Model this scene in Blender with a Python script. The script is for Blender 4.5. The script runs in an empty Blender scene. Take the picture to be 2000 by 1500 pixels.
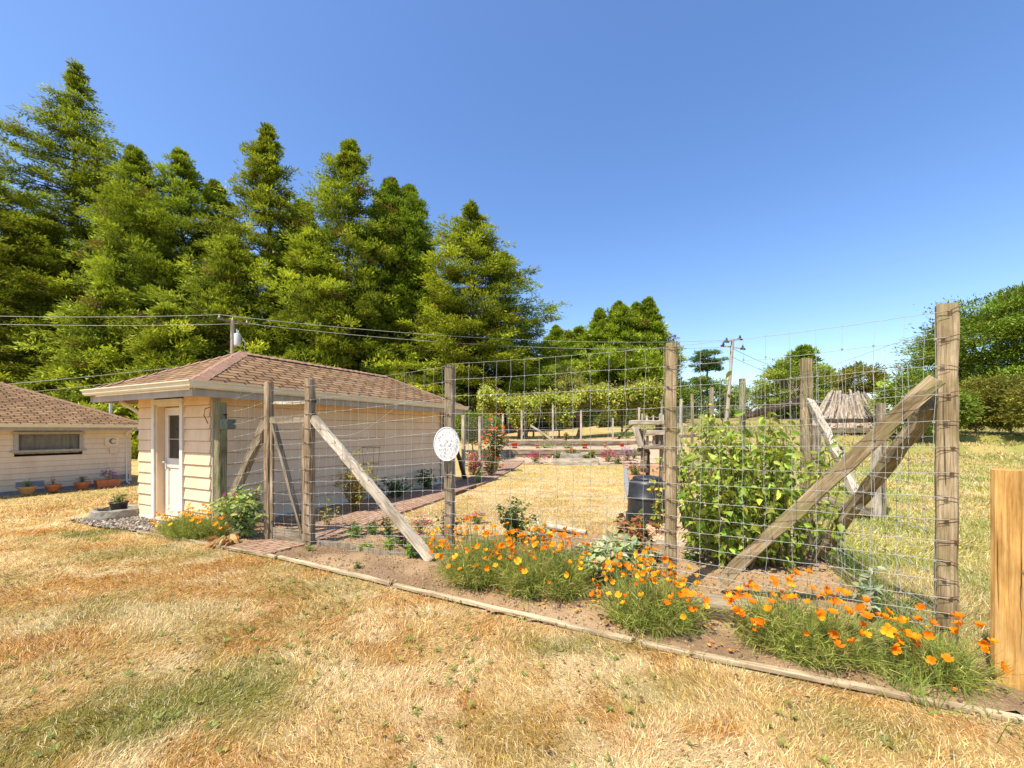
import bpy, math
import numpy as np
from mathutils import Matrix, Vector, Quaternion
R = math.radians
SC = bpy.context.scene
COL = SC.collection
EYE = 1.6; F = 800.0; HY = 840.0          # eye height, focal length and horizon of the 2000 px photograph

# ---------------------------------------------------------------- terrain and small maths
def sst(a, b, x):
    t = np.clip((np.asarray(x, float) - a) / (b - a), 0, 1); return t * t * (3 - 2 * t)
def gz(x, y):
    x = np.asarray(x, float); y = np.asarray(y, float)
    u = -.9 * x + .44 * np.minimum(y, 16.0)
    s = sst(10.5, 19, u)
    r = np.interp(y, [19, 22, 22.06, 24.8, 24.86, 26, 50, 120, 400], [0, .12, .5, .58, .92, .95, 2.0, 4.2, 7.0])
    r = r + .03 * np.clip(y - 14, 0, 60) * sst(4, 12, x)
    return -.55 * s + r * (1 - s)
def G(px, py):
    """ground point seen at a photograph pixel (flat ground)"""
    d = F * EYE / (py - HY); return np.array([(px - 1000) / F * d, d, 0.0])
def W(px, py, d):
    return np.array([(px - 1000) / F * d, d, EYE - (py - HY) / F * d])
def unit(v):
    v = np.asarray(v, float); return v / (np.linalg.norm(v, axis=-1, keepdims=True) + 1e-9)
def hash2(i, j, s):
    h = np.sin(i * 127.1 + j * 311.7 + s * 74.7) * 43758.5453
    return h - np.floor(h)
def vnoise(x, y, s=0):
    i = np.floor(x); j = np.floor(y); u = x - i; v = y - j
    u = u * u * (3 - 2 * u); v = v * v * (3 - 2 * v)
    a = hash2(i, j, s); b = hash2(i + 1, j, s); c = hash2(i, j + 1, s); d = hash2(i + 1, j + 1, s)
    return (a * (1 - u) + b * u) * (1 - v) + (c * (1 - u) + d * u) * v
def fbm(x, y, s=0, o=4):
    t = 0; a = .5; n = 0
    for k in range(o):
        t = t + a * vnoise(x * 2 ** k, y * 2 ** k, s + k); n += a; a *= .5
    return t / n
def mixc(a, b, t):
    t = np.asarray(t)[..., None]; return np.asarray(a) * (1 - t) + np.asarray(b) * t

# ---------------------------------------------------------------- materials
MT = {}
def _nodes(name):
    m = bpy.data.materials.new(name); m.use_nodes = True
    nt = m.node_tree; p = nt.nodes['Principled BSDF']; return m, nt, p
def ramp(nt, cols):
    r = nt.nodes.new('ShaderNodeValToRGB'); e = r.color_ramp.elements
    while len(e) < len(cols): e.new(.5)
    for k, (pos, c) in enumerate(cols):
        e[k].position = pos; e[k].color = (*c, 1)
    return r
def mapped(nt, coord, stretch):
    tc = nt.nodes.new('ShaderNodeTexCoord'); mp = nt.nodes.new('ShaderNodeMapping')
    mp.inputs['Scale'].default_value = stretch
    nt.links.new(tc.outputs[coord], mp.inputs['Vector']); return mp.outputs['Vector']
def noise(nt, vec, scale, detail=6, rough=.6, dist=0):
    n = nt.nodes.new('ShaderNodeTexNoise'); n.inputs['Scale'].default_value = scale
    n.inputs['Detail'].default_value = detail; n.inputs['Roughness'].default_value = rough
    n.inputs['Distortion'].default_value = dist
    nt.links.new(vec, n.inputs['Vector']); return n.outputs['Fac']
def bump(nt, p, h, strength, dist=.01):
    b = nt.nodes.new('ShaderNodeBump'); b.inputs['Strength'].default_value = strength; b.inputs['Distance'].default_value = dist
    nt.links.new(h, b.inputs['Height']); nt.links.new(b.outputs['Normal'], p.inputs['Normal'])
def rgbmix(nt, mode, fac, a, b):
    m = nt.nodes.new('ShaderNodeMix'); m.data_type = 'RGBA'; m.blend_type = mode
    for s, v in ((0, fac), (6, a), (7, b)):
        if hasattr(v, 'is_linked'): nt.links.new(v, m.inputs[s])
        elif s == 0: m.inputs[0].default_value = v
        else: m.inputs[s].default_value = (*v, 1)
    return m.outputs[2]
def mat(name, cols, scale=6, stretch=(1, 1, 1), rough=.8, bmp=.3, bdist=.004, bscale=None, spec=.3, metal=0, dist=0, detail=6):
    m, nt, p = _nodes(name)
    v = mapped(nt, 'Object', stretch); n = noise(nt, v, scale, detail, .65, dist)
    if isinstance(cols[0], (int, float)): cols = [(.3, tuple(c * .8 for c in cols)), (.7, tuple(min(1, c * 1.15) for c in cols))]
    r = ramp(nt, cols); nt.links.new(n, r.inputs['Fac']); nt.links.new(r.outputs['Color'], p.inputs['Base Color'])
    p.inputs['Roughness'].default_value = rough; p.inputs['Specular IOR Level'].default_value = spec; p.inputs['Metallic'].default_value = metal
    if bmp: bump(nt, p, n if not bscale else noise(nt, v, bscale), bmp, bdist)
    MT[name] = m; return m
def wood(name, dark, mid, light, moss=None, rough=.85):
    """weathered board; grain runs along the object's own z axis"""
    m, nt, p = _nodes(name)
    oi = nt.nodes.new('ShaderNodeObjectInfo')
    tc = nt.nodes.new('ShaderNodeTexCoord'); ad = nt.nodes.new('ShaderNodeVectorMath'); ad.operation = 'ADD'
    sc = nt.nodes.new('ShaderNodeVectorMath'); sc.operation = 'SCALE'; sc.inputs['Scale'].default_value = 37.0
    cb = nt.nodes.new('ShaderNodeCombineXYZ'); nt.links.new(oi.outputs['Random'], cb.inputs[0]); nt.links.new(oi.outputs['Random'], cb.inputs[2])
    nt.links.new(cb.outputs[0], sc.inputs[0]); nt.links.new(tc.outputs['Object'], ad.inputs[0]); nt.links.new(sc.outputs[0], ad.inputs[1])
    def mp(s):
        k = nt.nodes.new('ShaderNodeMapping'); k.inputs['Scale'].default_value = s; nt.links.new(ad.outputs[0], k.inputs['Vector']); return k.outputs[0]
    g = noise(nt, mp((1, 1, .035)), 75, 5, .7, .3)
    big = noise(nt, mp((1, 1, .3)), 7, 4, .6)
    r = ramp(nt, [(.30, dark), (.5, mid), (.68, light)]); nt.links.new(g, r.inputs['Fac'])
    r2 = ramp(nt, [(.35, (.55, .5, .42)), (.62, (1.1, 1.06, 1.0))]); nt.links.new(big, r2.inputs['Fac'])
    c = rgbmix(nt, 'MULTIPLY', 1.0, r.outputs['Color'], r2.outputs['Color'])
    # long drying cracks
    ck = noise(nt, mp((1, 1, .02)), 40, 2, .5)
    rc = ramp(nt, [(.30, (0.12, .1, .08)), (.345, (1, 1, 1))]); nt.links.new(ck, rc.inputs['Fac'])
    c = rgbmix(nt, 'MULTIPLY', .85, c, rc.outputs['Color'])
    if moss:
        mo = noise(nt, mp((1, 1, .5)), 9, 6, .7); rm = ramp(nt, [(.52, (0, 0, 0)), (.66, (1, 1, 1))]); nt.links.new(mo, rm.inputs['Fac'])
        c = rgbmix(nt, 'MIX', rm.outputs['Color'], c, moss)
    nt.links.new(c, p.inputs['Base Color']); p.inputs['Roughness'].default_value = rough; p.inputs['Specular IOR Level'].default_value = .2
    mh = nt.nodes.new('ShaderNodeMath'); mh.operation = 'MULTIPLY'; nt.links.new(g, mh.inputs[0]); nt.links.new(rc.outputs['Color'], mh.inputs[1])
    bump(nt, p, mh.outputs[0], .7, .004)
    MT[name] = m; return m
def leafmat(name, trans=.35, gloss=.25, rough=.5):
    m, nt, p = _nodes(name)
    a = nt.nodes.new('ShaderNodeAttribute'); a.attribute_name = 'Col'
    nt.links.new(a.outputs['Color'], p.inputs['Base Color'])
    p.inputs['Roughness'].default_value = rough; p.inputs['Specular IOR Level'].default_value = gloss
    t = nt.nodes.new('ShaderNodeBsdfTranslucent')
    br = rgbmix(nt, 'MULTIPLY', 1.0, a.outputs['Color'], (1.35, 1.3, .8))
    nt.links.new(br, t.inputs['Color'])
    mx = nt.nodes.new('ShaderNodeMixShader'); mx.inputs[0].default_value = trans
    nt.links.new(p.outputs[0], mx.inputs[1]); nt.links.new(t.outputs[0], mx.inputs[2])
    nt.links.new(mx.outputs[0], nt.nodes['Material Output'].inputs['Surface'])
    MT[name] = m; return m
def uvbrick(name, c1, c2, mortar, bw, bh, msize, off=.5, rough=.9, bias=0, vary=.5, bstr=.8):
    m, nt, p = _nodes(name)
    tc = nt.nodes.new('ShaderNodeTexCoord'); b = nt.nodes.new('ShaderNodeTexBrick')
    b.inputs['Scale'].default_value = 1; b.inputs['Brick Width'].default_value = bw; b.inputs['Row Height'].default_value = bh
    b.inputs['Mortar Size'].default_value = msize; b.inputs['Bias'].default_value = bias; b.inputs['Mortar Smooth'].default_value = .3
    b.offset = off; b.inputs['Color1'].default_value = (*c1, 1); b.inputs['Color2'].default_value = (*c2, 1); b.inputs['Mortar'].default_value = (*mortar, 1)
    wob = nt.nodes.new('ShaderNodeTexNoise'); wob.inputs['Scale'].default_value = 5; nt.links.new(tc.outputs['UV'], wob.inputs['Vector'])
    sc = nt.nodes.new('ShaderNodeVectorMath'); sc.operation = 'SCALE'; sc.inputs['Scale'].default_value = .018; nt.links.new(wob.outputs['Color'], sc.inputs[0])
    ad = nt.nodes.new('ShaderNodeVectorMath'); nt.links.new(tc.outputs['UV'], ad.inputs[0]); nt.links.new(sc.outputs[0], ad.inputs[1])
    nt.links.new(ad.outputs[0], b.inputs['Vector'])
    n = noise(nt, tc.outputs['UV'], 1.3, 6, .7); r = ramp(nt, [(.3, (1 - vary * .6,) * 3), (.7, (1 + vary * .3,) * 3)]); nt.links.new(n, r.inputs['Fac'])
    n2 = noise(nt, tc.outputs['UV'], 60, 3, .6); r3 = ramp(nt, [(.3, (.7,) * 3), (.7, (1.15,) * 3)]); nt.links.new(n2, r3.inputs['Fac'])
    c = rgbmix(nt, 'MULTIPLY', 1, b.outputs['Color'], r.outputs['Color']); c = rgbmix(nt, 'MULTIPLY', .8, c, r3.outputs['Color'])
    nt.links.new(c, p.inputs['Base Color']); p.inputs['Roughness'].default_value = rough; p.inputs['Specular IOR Level'].default_value = .2
    iv = nt.nodes.new('ShaderNodeMath'); iv.operation = 'SUBTRACT'; iv.inputs[0].default_value = 1; nt.links.new(b.outputs['Fac'], iv.inputs[1])
    bump(nt, p, iv.outputs[0], bstr, .01)
    MT[name] = m; return m

# ---------------------------------------------------------------- mesh building
def np_mesh(name, V, Fs, colv=None, smooth=False, uv=None):
    """V (n,3); Fs list of (m,k) index arrays"""
    me = bpy.data.meshes.new(name); V = np.asarray(V, np.float32)
    Fs = [np.asarray(f, np.int32) for f in Fs if len(f)]
    idx = np.concatenate([f.ravel() for f in Fs]); tot = np.concatenate([np.full(len(f), f.shape[1], np.int32) for f in Fs])
    st = np.concatenate([[0], np.cumsum(tot)[:-1]]).astype(np.int32)
    me.vertices.add(len(V)); me.vertices.foreach_set('co', V.ravel())
    me.loops.add(len(idx)); me.loops.foreach_set('vertex_index', idx)
    me.polygons.add(len(tot)); me.polygons.foreach_set('loop_start', st); me.polygons.foreach_set('loop_total', tot)
    me.polygons.foreach_set('use_smooth', np.full(len(tot), bool(smooth)))
    if colv is not None:
        a = me.attributes.new('Col', 'FLOAT_COLOR', 'POINT')
        c = np.ones((len(V), 4), np.float32); c[:, :3] = colv; a.data.foreach_set('color', c.ravel())
    if uv is not None:
        l = me.uv_layers.new(name='UVMap'); l.data.foreach_set('uv', np.asarray(uv, np.float32)[idx].ravel())
    me.update(calc_edges=True); me.validate(); return me
def base_of(p): return Matrix.Translation(p.location) if p is not None else Matrix()
def link(name, me, m, parent=None, Mw=None):
    o = bpy.data.objects.new(name, me); COL.objects.link(o)
    if m is not None: me.materials.append(MT[m] if isinstance(m, str) else m)
    Mw = Mw if Mw is not None else Matrix()
    if parent is not None:
        o.parent = parent; o.matrix_local = full(parent).inverted() @ Mw
    else: o.matrix_world = Mw
    o['_w'] = [c for row in Mw for c in row]
    return o
def full(o):
    if '_w' in o: return Matrix([list(o['_w'])[k * 4:k * 4 + 4] for k in range(4)])
    return Matrix.Translation(o.location)
def tag(o, label=None, cat=None, group=None, kind=None):
    for k, v in (('label', label), ('category', cat), ('group', group), ('kind', kind)):
        if v: o[k] = v
    return o
def thing(name, label, cat, loc, group=None):
    o = bpy.data.objects.new(name, None); COL.objects.link(o); o.location = Vector([float(v) for v in loc]); o.empty_display_size = .1
    return tag(o, label, cat, group)
class MB:
    def __init__(s): s.V = []; s.F = {}; s.n = 0; s.C = []; s.UV = []
    def add(s, V, Fs, col=None, uv=None):
        V = np.asarray(V, float).reshape(-1, 3)
        for f in Fs:
            f = np.asarray(f, int)
            if len(f): s.F.setdefault(f.shape[1], []).append(f + s.n)
        s.V.append(V); s.n += len(V)
        if col is not None: s.C.append(np.broadcast_to(np.asarray(col, float), (len(V), 3)))
        if uv is not None: s.UV.append(np.asarray(uv, float))
        return s
    def box(s, c, size, ax=None, col=None, jit=0, rng=None):
        """c centre, size full extents along axes ax (3x3 rows)"""
        q = np.array([[-1, -1, -1], [1, -1, -1], [1, 1, -1], [-1, 1, -1], [-1, -1, 1], [1, -1, 1], [1, 1, 1], [-1, 1, 1]]) * .5 * np.asarray(size, float)
        if jit: q = q + rng.normal(0, jit, q.shape)
        A = np.eye(3) if ax is None else np.asarray(ax, float)
        f = [[0, 3, 2, 1], [4, 5, 6, 7], [0, 1, 5, 4], [1, 2, 6, 5], [2, 3, 7, 6], [3, 0, 4, 7]]
        return s.add(np.asarray(c, float) + q @ A, [f], col)
    def beam(s, a, b, w, t, up=(0, 0, 1), col=None):
        a = np.asarray(a, float); b = np.asarray(b, float); z = unit(b - a); x = np.cross(up, z)
        if np.linalg.norm(x) < .05: x = np.cross((0, 1, 0), z)
        x = unit(x); y = np.cross(z, x)
        return s.box((a + b) / 2, (w, t, np.linalg.norm(b - a)), [x, y, z], col)
    def quad(s, a, b, c, d, col=None, uv=None): return s.add([a, b, c, d], [[[0, 1, 2, 3]]], col, uv)
    def tube(s, pts, r, sides=6, cap=True, col=None):
        pts = np.asarray(pts, float); n = len(pts); r = np.broadcast_to(np.asarray(r, float), (n,))
        t = np.gradient(pts, axis=0); t = unit(t)
        ref = np.array([0, 0, 1.0]) if abs(t[:, 2]).mean() < .8 else np.array([1.0, 0, 0])
        u = unit(np.cross(t, ref)); v = np.cross(t, u)
        a = np.linspace(0, 2 * np.pi, sides, endpoint=False)
        V = (pts[:, None] + r[:, None, None] * (np.cos(a)[None, :, None] * u[:, None] + np.sin(a)[None, :, None] * v[:, None])).reshape(-1, 3)
        i = np.arange(n - 1)[:, None] * sides; j = np.arange(sides)[None]; k = (j + 1) % sides
        f = np.stack([i + j, i + k, i + sides + k, i + sides + j], -1).reshape(-1, 4)
        Fs = [f]
        if cap: Fs.append(np.array([list(range(sides))[::-1], list(range((n - 1) * sides, n * sides))]))
        return s.add(V, Fs, col)
    def lathe(s, c, prof, seg=24, col=None, sx=1, sy=1):
        prof = np.asarray(prof, float); n = len(prof); a = np.linspace(0, 2 * np.pi, seg, endpoint=False)
        V = np.stack([prof[:, 0][:, None] * np.cos(a) * sx, prof[:, 0][:, None] * np.sin(a) * sy, np.repeat(prof[:, 1][:, None], seg, 1)], -1).reshape(-1, 3) + np.asarray(c, float)
        i = np.arange(n - 1)[:, None] * seg; j = np.arange(seg)[None]; k = (j + 1) % seg
        return s.add(V, [np.stack([i + j, i + k, i + seg + k, i + seg + j], -1).reshape(-1, 4)], col)
    def mesh(s, name, smooth=False):
        return np_mesh(name, np.concatenate(s.V), [np.concatenate(v) for v in s.F.values()], np.concatenate(s.C) if s.C else None, smooth, np.concatenate(s.UV) if s.UV else None)
    def build(s, name, m, parent=None, smooth=False, bevel=0):
        o = link(name, s.mesh(name, smooth), m, parent)
        if bevel:
            b = o.modifiers.new('b', 'BEVEL'); b.width = bevel; b.segments = 2; b.limit_method = 'ANGLE'
        return o
def board(name, a, b, w, t, m, parent=None, roll=None, seed=1, rough=1.0, taper=0):
    """one timber from a to b: local z along its length; w across roll direction, t the other way; worn edges"""
    a = np.asarray(a, float); b = np.asarray(b, float); rng = np.random.default_rng(seed)
    z = unit(b - a); L = np.linalg.norm(b - a)
    x = np.asarray(roll if roll is not None else (1, 0, 0), float); x = unit(x - z * x.dot(z)); y = np.cross(z, x)
    n = max(3, int(L / .16)); c = min(w, t) * .12
    pr = np.array([[-w / 2 + c, -t / 2], [w / 2 - c, -t / 2], [w / 2, -t / 2 + c], [w / 2, t / 2 - c], [w / 2 - c, t / 2], [-w / 2 + c, t / 2], [-w / 2, t / 2 - c], [-w / 2, -t / 2 + c]])
    V = []
    for k in range(n + 1):
        s = k / n; sc = 1 - taper * s; off = rng.normal(0, .0025 * rough, 2)
        q = pr * sc + rng.normal(0, .0022 * rough, pr.shape) + off
        zz = np.full(8, s * L)
        if k in (0, n): q = q * .985; zz = zz + rng.normal(0, .006 * rough, 8)
        V.append(np.column_stack([q, zz]))
    V = np.concatenate(V); i = np.arange(n)[:, None] * 8; j = np.arange(8)[None]; k = (j + 1) % 8
    f = np.stack([i + j, i + k, i + 8 + k, i + 8 + j], -1).reshape(-1, 4)
    me = np_mesh(name, V, [f, np.array([list(range(8))[::-1], list(range(n * 8, n * 8 + 8))])])
    Mw = Matrix(((x[0], y[0], z[0], a[0]), (x[1], y[1], z[1], a[1]), (x[2], y[2], z[2], a[2]), (0, 0, 0, 1)))
    return link(name, me, m, parent, Mw)

# ---------------------------------------------------------------- leaves
def leaf4(P, D, N, L, Wd, col):
    """pointed four-cornered leaves, all arrays (n,...)"""
    n = len(P); L = np.broadcast_to(L, n)[:, None]; Wd = np.broadcast_to(Wd, n)[:, None]
    S = unit(np.cross(D, N)); N2 = np.cross(S, D)
    V = np.stack([P, P + D * L * .42 + S * Wd * .5 - N2 * Wd * .12, P + D * L, P + D * L * .42 - S * Wd * .5 - N2 * Wd * .12], 1).reshape(-1, 3)
    return V, np.arange(n * 4).reshape(-1, 4), np.repeat(col, 4, 0)
_LT = np.array([[0, 4, 1], [1, 4, 5], [1, 5, 2], [2, 5, 3], [0, 1, 6], [1, 7, 6], [1, 2, 7], [2, 3, 7]])
def leaf8(P, D, N, L, Wd, col, curl=.25):
    """ovate leaves with a folded midrib and a curling tip"""
    n = len(P); L = np.broadcast_to(L, n)[:, None]; Wd = np.broadcast_to(Wd, n)[:, None]
    S = unit(np.cross(D, N)); N2 = np.cross(S, D); cu = np.asarray(curl) * L
    c1 = P + D * L * .36 - N2 * Wd * .10; c2 = P + D * L * .7 - N2 * Wd * .08 - N2 * cu * .3; tp = P + D * L * .97 - N2 * cu
    r1 = P + D * L * .33 + S * Wd * .5 + N2 * Wd * .06; r2 = P + D * L * .68 + S * Wd * .38 - N2 * cu * .28 + N2 * Wd * .04
    l1 = P + D * L * .33 - S * Wd * .5 + N2 * Wd * .06; l2 = P + D * L * .68 - S * Wd * .38 - N2 * cu * .28 + N2 * Wd * .04
    V = np.stack([P, c1, c2, tp, r1, r2, l1, l2], 1).reshape(-1, 3)
    Fc = (np.arange(n)[:, None, None] * 8 + _LT[None]).reshape(-1, 3)
    return V, Fc, np.repeat(col, 8, 0)
def ribbons(P, D, L, Wd, col, bend=.4, seg=3, rng=None, bdir=None):
    """narrow curved blades: P base, D direction; bend pulls the tip towards bdir (default down)"""
    n = len(P); L = np.broadcast_to(L, n); Wd = np.broadcast_to(Wd, n); bend = np.broadcast_to(bend, n)
    side = unit(np.cross(D, rng.normal(0, 1, (n, 3))))
    B = np.array([0, 0, -1.0]) if bdir is None else bdir
    V = []
    for k in range(seg + 1):
        s = k / seg; c = P + D * (L * s)[:, None] + B * (bend * L * s * s)[:, None]
        w = (Wd * .5 * (1 - .85 * s))[:, None]
        V += [c - side * w, c + side * w]
    V = np.stack(V, 1).reshape(-1, 3); m = 2 * (seg + 1)
    f = np.array([[2 * k, 2 * k + 1, 2 * k + 3, 2 * k + 2] for k in range(seg)])
    return V, (np.arange(n)[:, None, None] * m + f[None]).reshape(-1, 4), np.repeat(col, m, 0)
def fol(name, parts, m, parent=None):
    V = []; Fs = {}; C = []; n = 0
    for v, f, c in parts:
        Fs.setdefault(f.shape[1], []).append(f + n); V.append(v); C.append(c); n += len(v)
    return link(name, np_mesh(name, np.concatenate(V), [np.concatenate(x) for x in Fs.values()], np.concatenate(C)), m, parent)
def rdir(rng, n, up=0.0, flat=1.0):
    v = rng.normal(0, 1, (n, 3)); v[:, 2] *= flat; v = unit(v); v[:, 2] += up; return unit(v)
def jitcol(rng, base, n, v=.18, hue=.12):
    b = np.broadcast_to(np.asarray(base, float), (n, 3)) * np.exp(rng.normal(0, v, (n, 1)))
    return np.clip(b * np.exp(rng.normal(0, hue, (n, 3)) * np.array([1, .4, .6])), 0, .95)
# ================================================================ materials of the place
wood('grey_wood', (.10, .075, .05), (.27, .225, .16), (.42, .37, .29))
wood('post_wood', (.13, .085, .045), (.32, .25, .15), (.47, .40, .28), moss=(.20, .18, .07))
wood('rust_wood', (.10, .065, .04), (.29, .22, .145), (.50, .42, .33))
wood('dark_wood', (.035, .025, .018), (.10, .075, .05), (.17, .14, .10))
wood('pale_wood', (.30, .25, .19), (.50, .45, .37), (.66, .61, .53))
wood('tan_wood', (.26, .20, .13), (.46, .37, .25), (.60, .51, .37))
wood('new_wood', (.30, .15, .04), (.50, .29, .09), (.60, .40, .16))
wood('lichen_wood', (.09, .085, .045), (.24, .22, .13), (.38, .36, .25), moss=(.22, .23, .10))
mat('siding', [(.25, (.62, .45, .27)), (.5, (.73, .54, .34)), (.75, (.80, .62, .41))], 3, (1, 1, .4), .65, .12, .003, 60)
mat('house_siding', [(.25, (.58, .44, .29)), (.5, (.66, .52, .35)), (.75, (.72, .58, .41))], 3, (1, 1, .4), .7, .1, .003, 60)
mat('white_trim', [(.3, (.60, .55, .47)), (.7, (.74, .69, .60))], 6, rough=.55, bmp=.1)
mat('lap_shade', [(.3, (.20, .13, .08)), (.7, (.38, .26, .17))], 9, rough=.95, bmp=0)  # dark colour for the painted shade lines under the siding laps
mat('gutter_paint', [(.3, (.62, .54, .38)), (.7, (.72, .65, .48))], 6, rough=.4, bmp=.05)
mat('grey_trim', [(.3, (.30, .26, .21)), (.7, (.40, .36, .30))], 7, (1, 1, .3), .75, .2)
mat('door_paint', [(.3, (.62, .55, .45)), (.7, (.72, .65, .55))], 4, rough=.5, bmp=.05)
mat('glass', (.018, .018, .016), 2, rough=.06, bmp=0, spec=.6)
mat('curtain', [(.3, (.30, .26, .20)), (.7, (.46, .41, .32))], 8, (6, 6, .2), .9, .2)
uvbrick('shingle', (.20, .112, .052), (.335, .205, .10), (.035, .02, .012), .30, .14, .019, .37, vary=.5)
uvbrick('brick_path', (.33, .19, .12), (.42, .28, .19), (.11, .08, .055), .20, .10, .010, .5, vary=.5)
mat('cap_shingle', [(.25, (.17, .09, .06)), (.75, (.34, .20, .13))], 9, rough=.9, bmp=.4)
mat('metal_wire', (.33, .33, .30), 30, rough=.45, bmp=0, spec=.5)
mat('rust', [(.3, (.05, .025, .012)), (.7, (.20, .09, .035))], 60, rough=.8, bmp=.2)
mat('galv', [(.3, (.42, .44, .43)), (.7, (.60, .61, .58))], 12, rough=.5, bmp=.05)
mat('box_metal', [(.3, (.06, .08, .055)), (.7, (.13, .15, .10))], 14, rough=.5, bmp=.1)
mat('black_plastic', [(.3, (.018, .019, .021)), (.7, (.034, .035, .038))], 14, rough=.38, bmp=.08, spec=.4)
mat('black_dull', [(.3, (.012, .012, .012)), (.7, (.03, .028, .025))], 14, rough=.8, bmp=.1)
mat('terracotta', [(.3, (.38, .12, .045)), (.7, (.52, .19, .08))], 9, rough=.75, bmp=.15)
mat('pale_clay', [(.3, (.40, .22, .09)), (.7, (.52, .31, .14))], 9, rough=.75, bmp=.15)
mat('red_plastic', [(.3, (.42, .045, .02)), (.7, (.55, .08, .03))], 9, rough=.5, bmp=.05)
mat('white_plaster', [(.25, (.62, .60, .56)), (.5, (.84, .82, .78))], 60, rough=.9, bmp=.9, bdist=.004)
mat('stone', [(.3, (.16, .14, .11)), (.7, (.34, .31, .25))], 12, rough=.95, bmp=.8, bdist=.012)
mat('bark', [(.3, (.07, .04, .025)), (.7, (.21, .12, .075))], 14, (1, 1, .12), .95, .9, .03)
mat('pale_bark', [(.3, (.14, .10, .07)), (.7, (.33, .26, .19))], 14, (1, 1, .12), .95, .9, .02)
mat('stem', [(.3, (.10, .07, .03)), (.7, (.22, .17, .08))], 30, rough=.8, bmp=.1)
mat('pole_wood', [(.3, (.28, .22, .17)), (.7, (.50, .43, .36))], 8, (1, 1, .1), .9, .4)
mat('insulator', (.05, .05, .055), 5, rough=.3, bmp=0)
mat('cable', (.30, .30, .28), 5, rough=.5, bmp=0)
mat('slate_edge', [(.3, (.17, .18, .19)), (.7, (.28, .29, .30))], 5, rough=.8, bmp=.3)
mat('dead_root', [(.3, (.16, .11, .07)), (.55, (.38, .31, .24)), (.75, (.60, .54, .46))], 9, (1, 1, .25), .95, .8, .03)
mat('rope', (.30, .26, .18), 30, rough=.9, bmp=.2)
leafmat('leaf', .38, .25, .5); leafmat('needle', .20, .10, .65); leafmat('blade', .28, .12, .6); leafmat('petal', .35, .1, .6)
def attrmat(name, rough=.95, scale=90, lo=.7, hi=1.2, bs=.6, bd=.012, s2=14):
    m, nt, p = _nodes(name); a = nt.nodes.new('ShaderNodeAttribute'); a.attribute_name = 'Col'
    v = mapped(nt, 'Object', (1, 1, 1)); n = noise(nt, v, scale, 5, .7); n2 = noise(nt, v, s2, 5, .65)
    r = ramp(nt, [(.3, (lo,) * 3), (.7, (hi,) * 3)]); nt.links.new(n, r.inputs['Fac'])
    r2 = ramp(nt, [(.3, (.8,) * 3), (.7, (1.12,) * 3)]); nt.links.new(n2, r2.inputs['Fac'])
    c = rgbmix(nt, 'MULTIPLY', 1, a.outputs['Color'], r.outputs['Color']); c = rgbmix(nt, 'MULTIPLY', 1, c, r2.outputs['Color'])
    nt.links.new(c, p.inputs['Base Color']); p.inputs['Roughness'].default_value = rough; p.inputs['Specular IOR Level'].default_value = .1
    bump(nt, p, n, bs, bd); MT[name] = m
attrmat('ground_mat', scale=70); attrmat('soil_mat', scale=110, lo=.6, hi=1.25, bs=.9, bd=.02, s2=30); attrmat('chip_mat', scale=120, lo=.6, hi=1.2)

# ================================================================ ground
BX = np.array([-7.6, -5.84, -4.2, -2.52, -1.2, 0, 1.7, 2.78, 4.2]); BY = np.array([7.3, 6.4, 5.70, 4.92, 4.2, 3.5, 2.72, 2.25, 1.65])
SHC = np.array([-4.83, 6.57]); SA = unit(np.array([.436, .9])); SB = np.array([-SA[1], SA[0]]); SWID, SLEN = 2.28, 6.26
HA = np.array([-16.75, 13.4]); HB = np.array([-15.35, 16.5]); HD = unit(HB - HA); HN = np.array([-HD[1], HD[0]])   # house wall, HN points into the house
LAWN = np.array([(-2.2, 6.35), (-.6, 6.2), (.6, 6.2), (1.75, 6.35), (2.45, 8.2), (2.9, 10.5), (5.0, 19), (.55, 19), (0, 16.4), (-.6, 13.2), (-1.07, 11.85), (-1.27, 10.2), (-1.55, 9.55), (-2.2, 7.53)])
PL = np.array([(-3.88, 5.5), (-3.56, 5.97), (-3.45, 6.4), (-3.22, 6.96), (-2.79, 9.0), (-2.2, 11.3), (-1.35, 13.9), (-.75, 17.6), (-.3, 20.4)])
PR = np.array([(-3.10, 5.16), (-2.86, 5.66), (-2.74, 5.93), (-2.52, 6.6), (-1.75, 8.95), (-1.2, 10.9), (-.52, 13.4), (0.05, 16.6), (.62, 20.4)])
def inpoly(x, y, P):
    r = np.zeros(np.shape(x), bool); j = len(P) - 1
    for i in range(len(P)):
        a, b = P[i], P[j]; c = (a[1] > y) != (b[1] > y)
        with np.errstate(divide='ignore', invalid='ignore'):
            r ^= c & (x < (b[0] - a[0]) * (y - a[1]) / (b[1] - a[1] + 1e-12) + a[0])
        j = i
    return r
def shedloc(x, y): return (x - SHC[0]) * SA[0] + (y - SHC[1]) * SA[1], (x - SHC[0]) * SB[0] + (y - SHC[1]) * SB[1]
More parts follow.
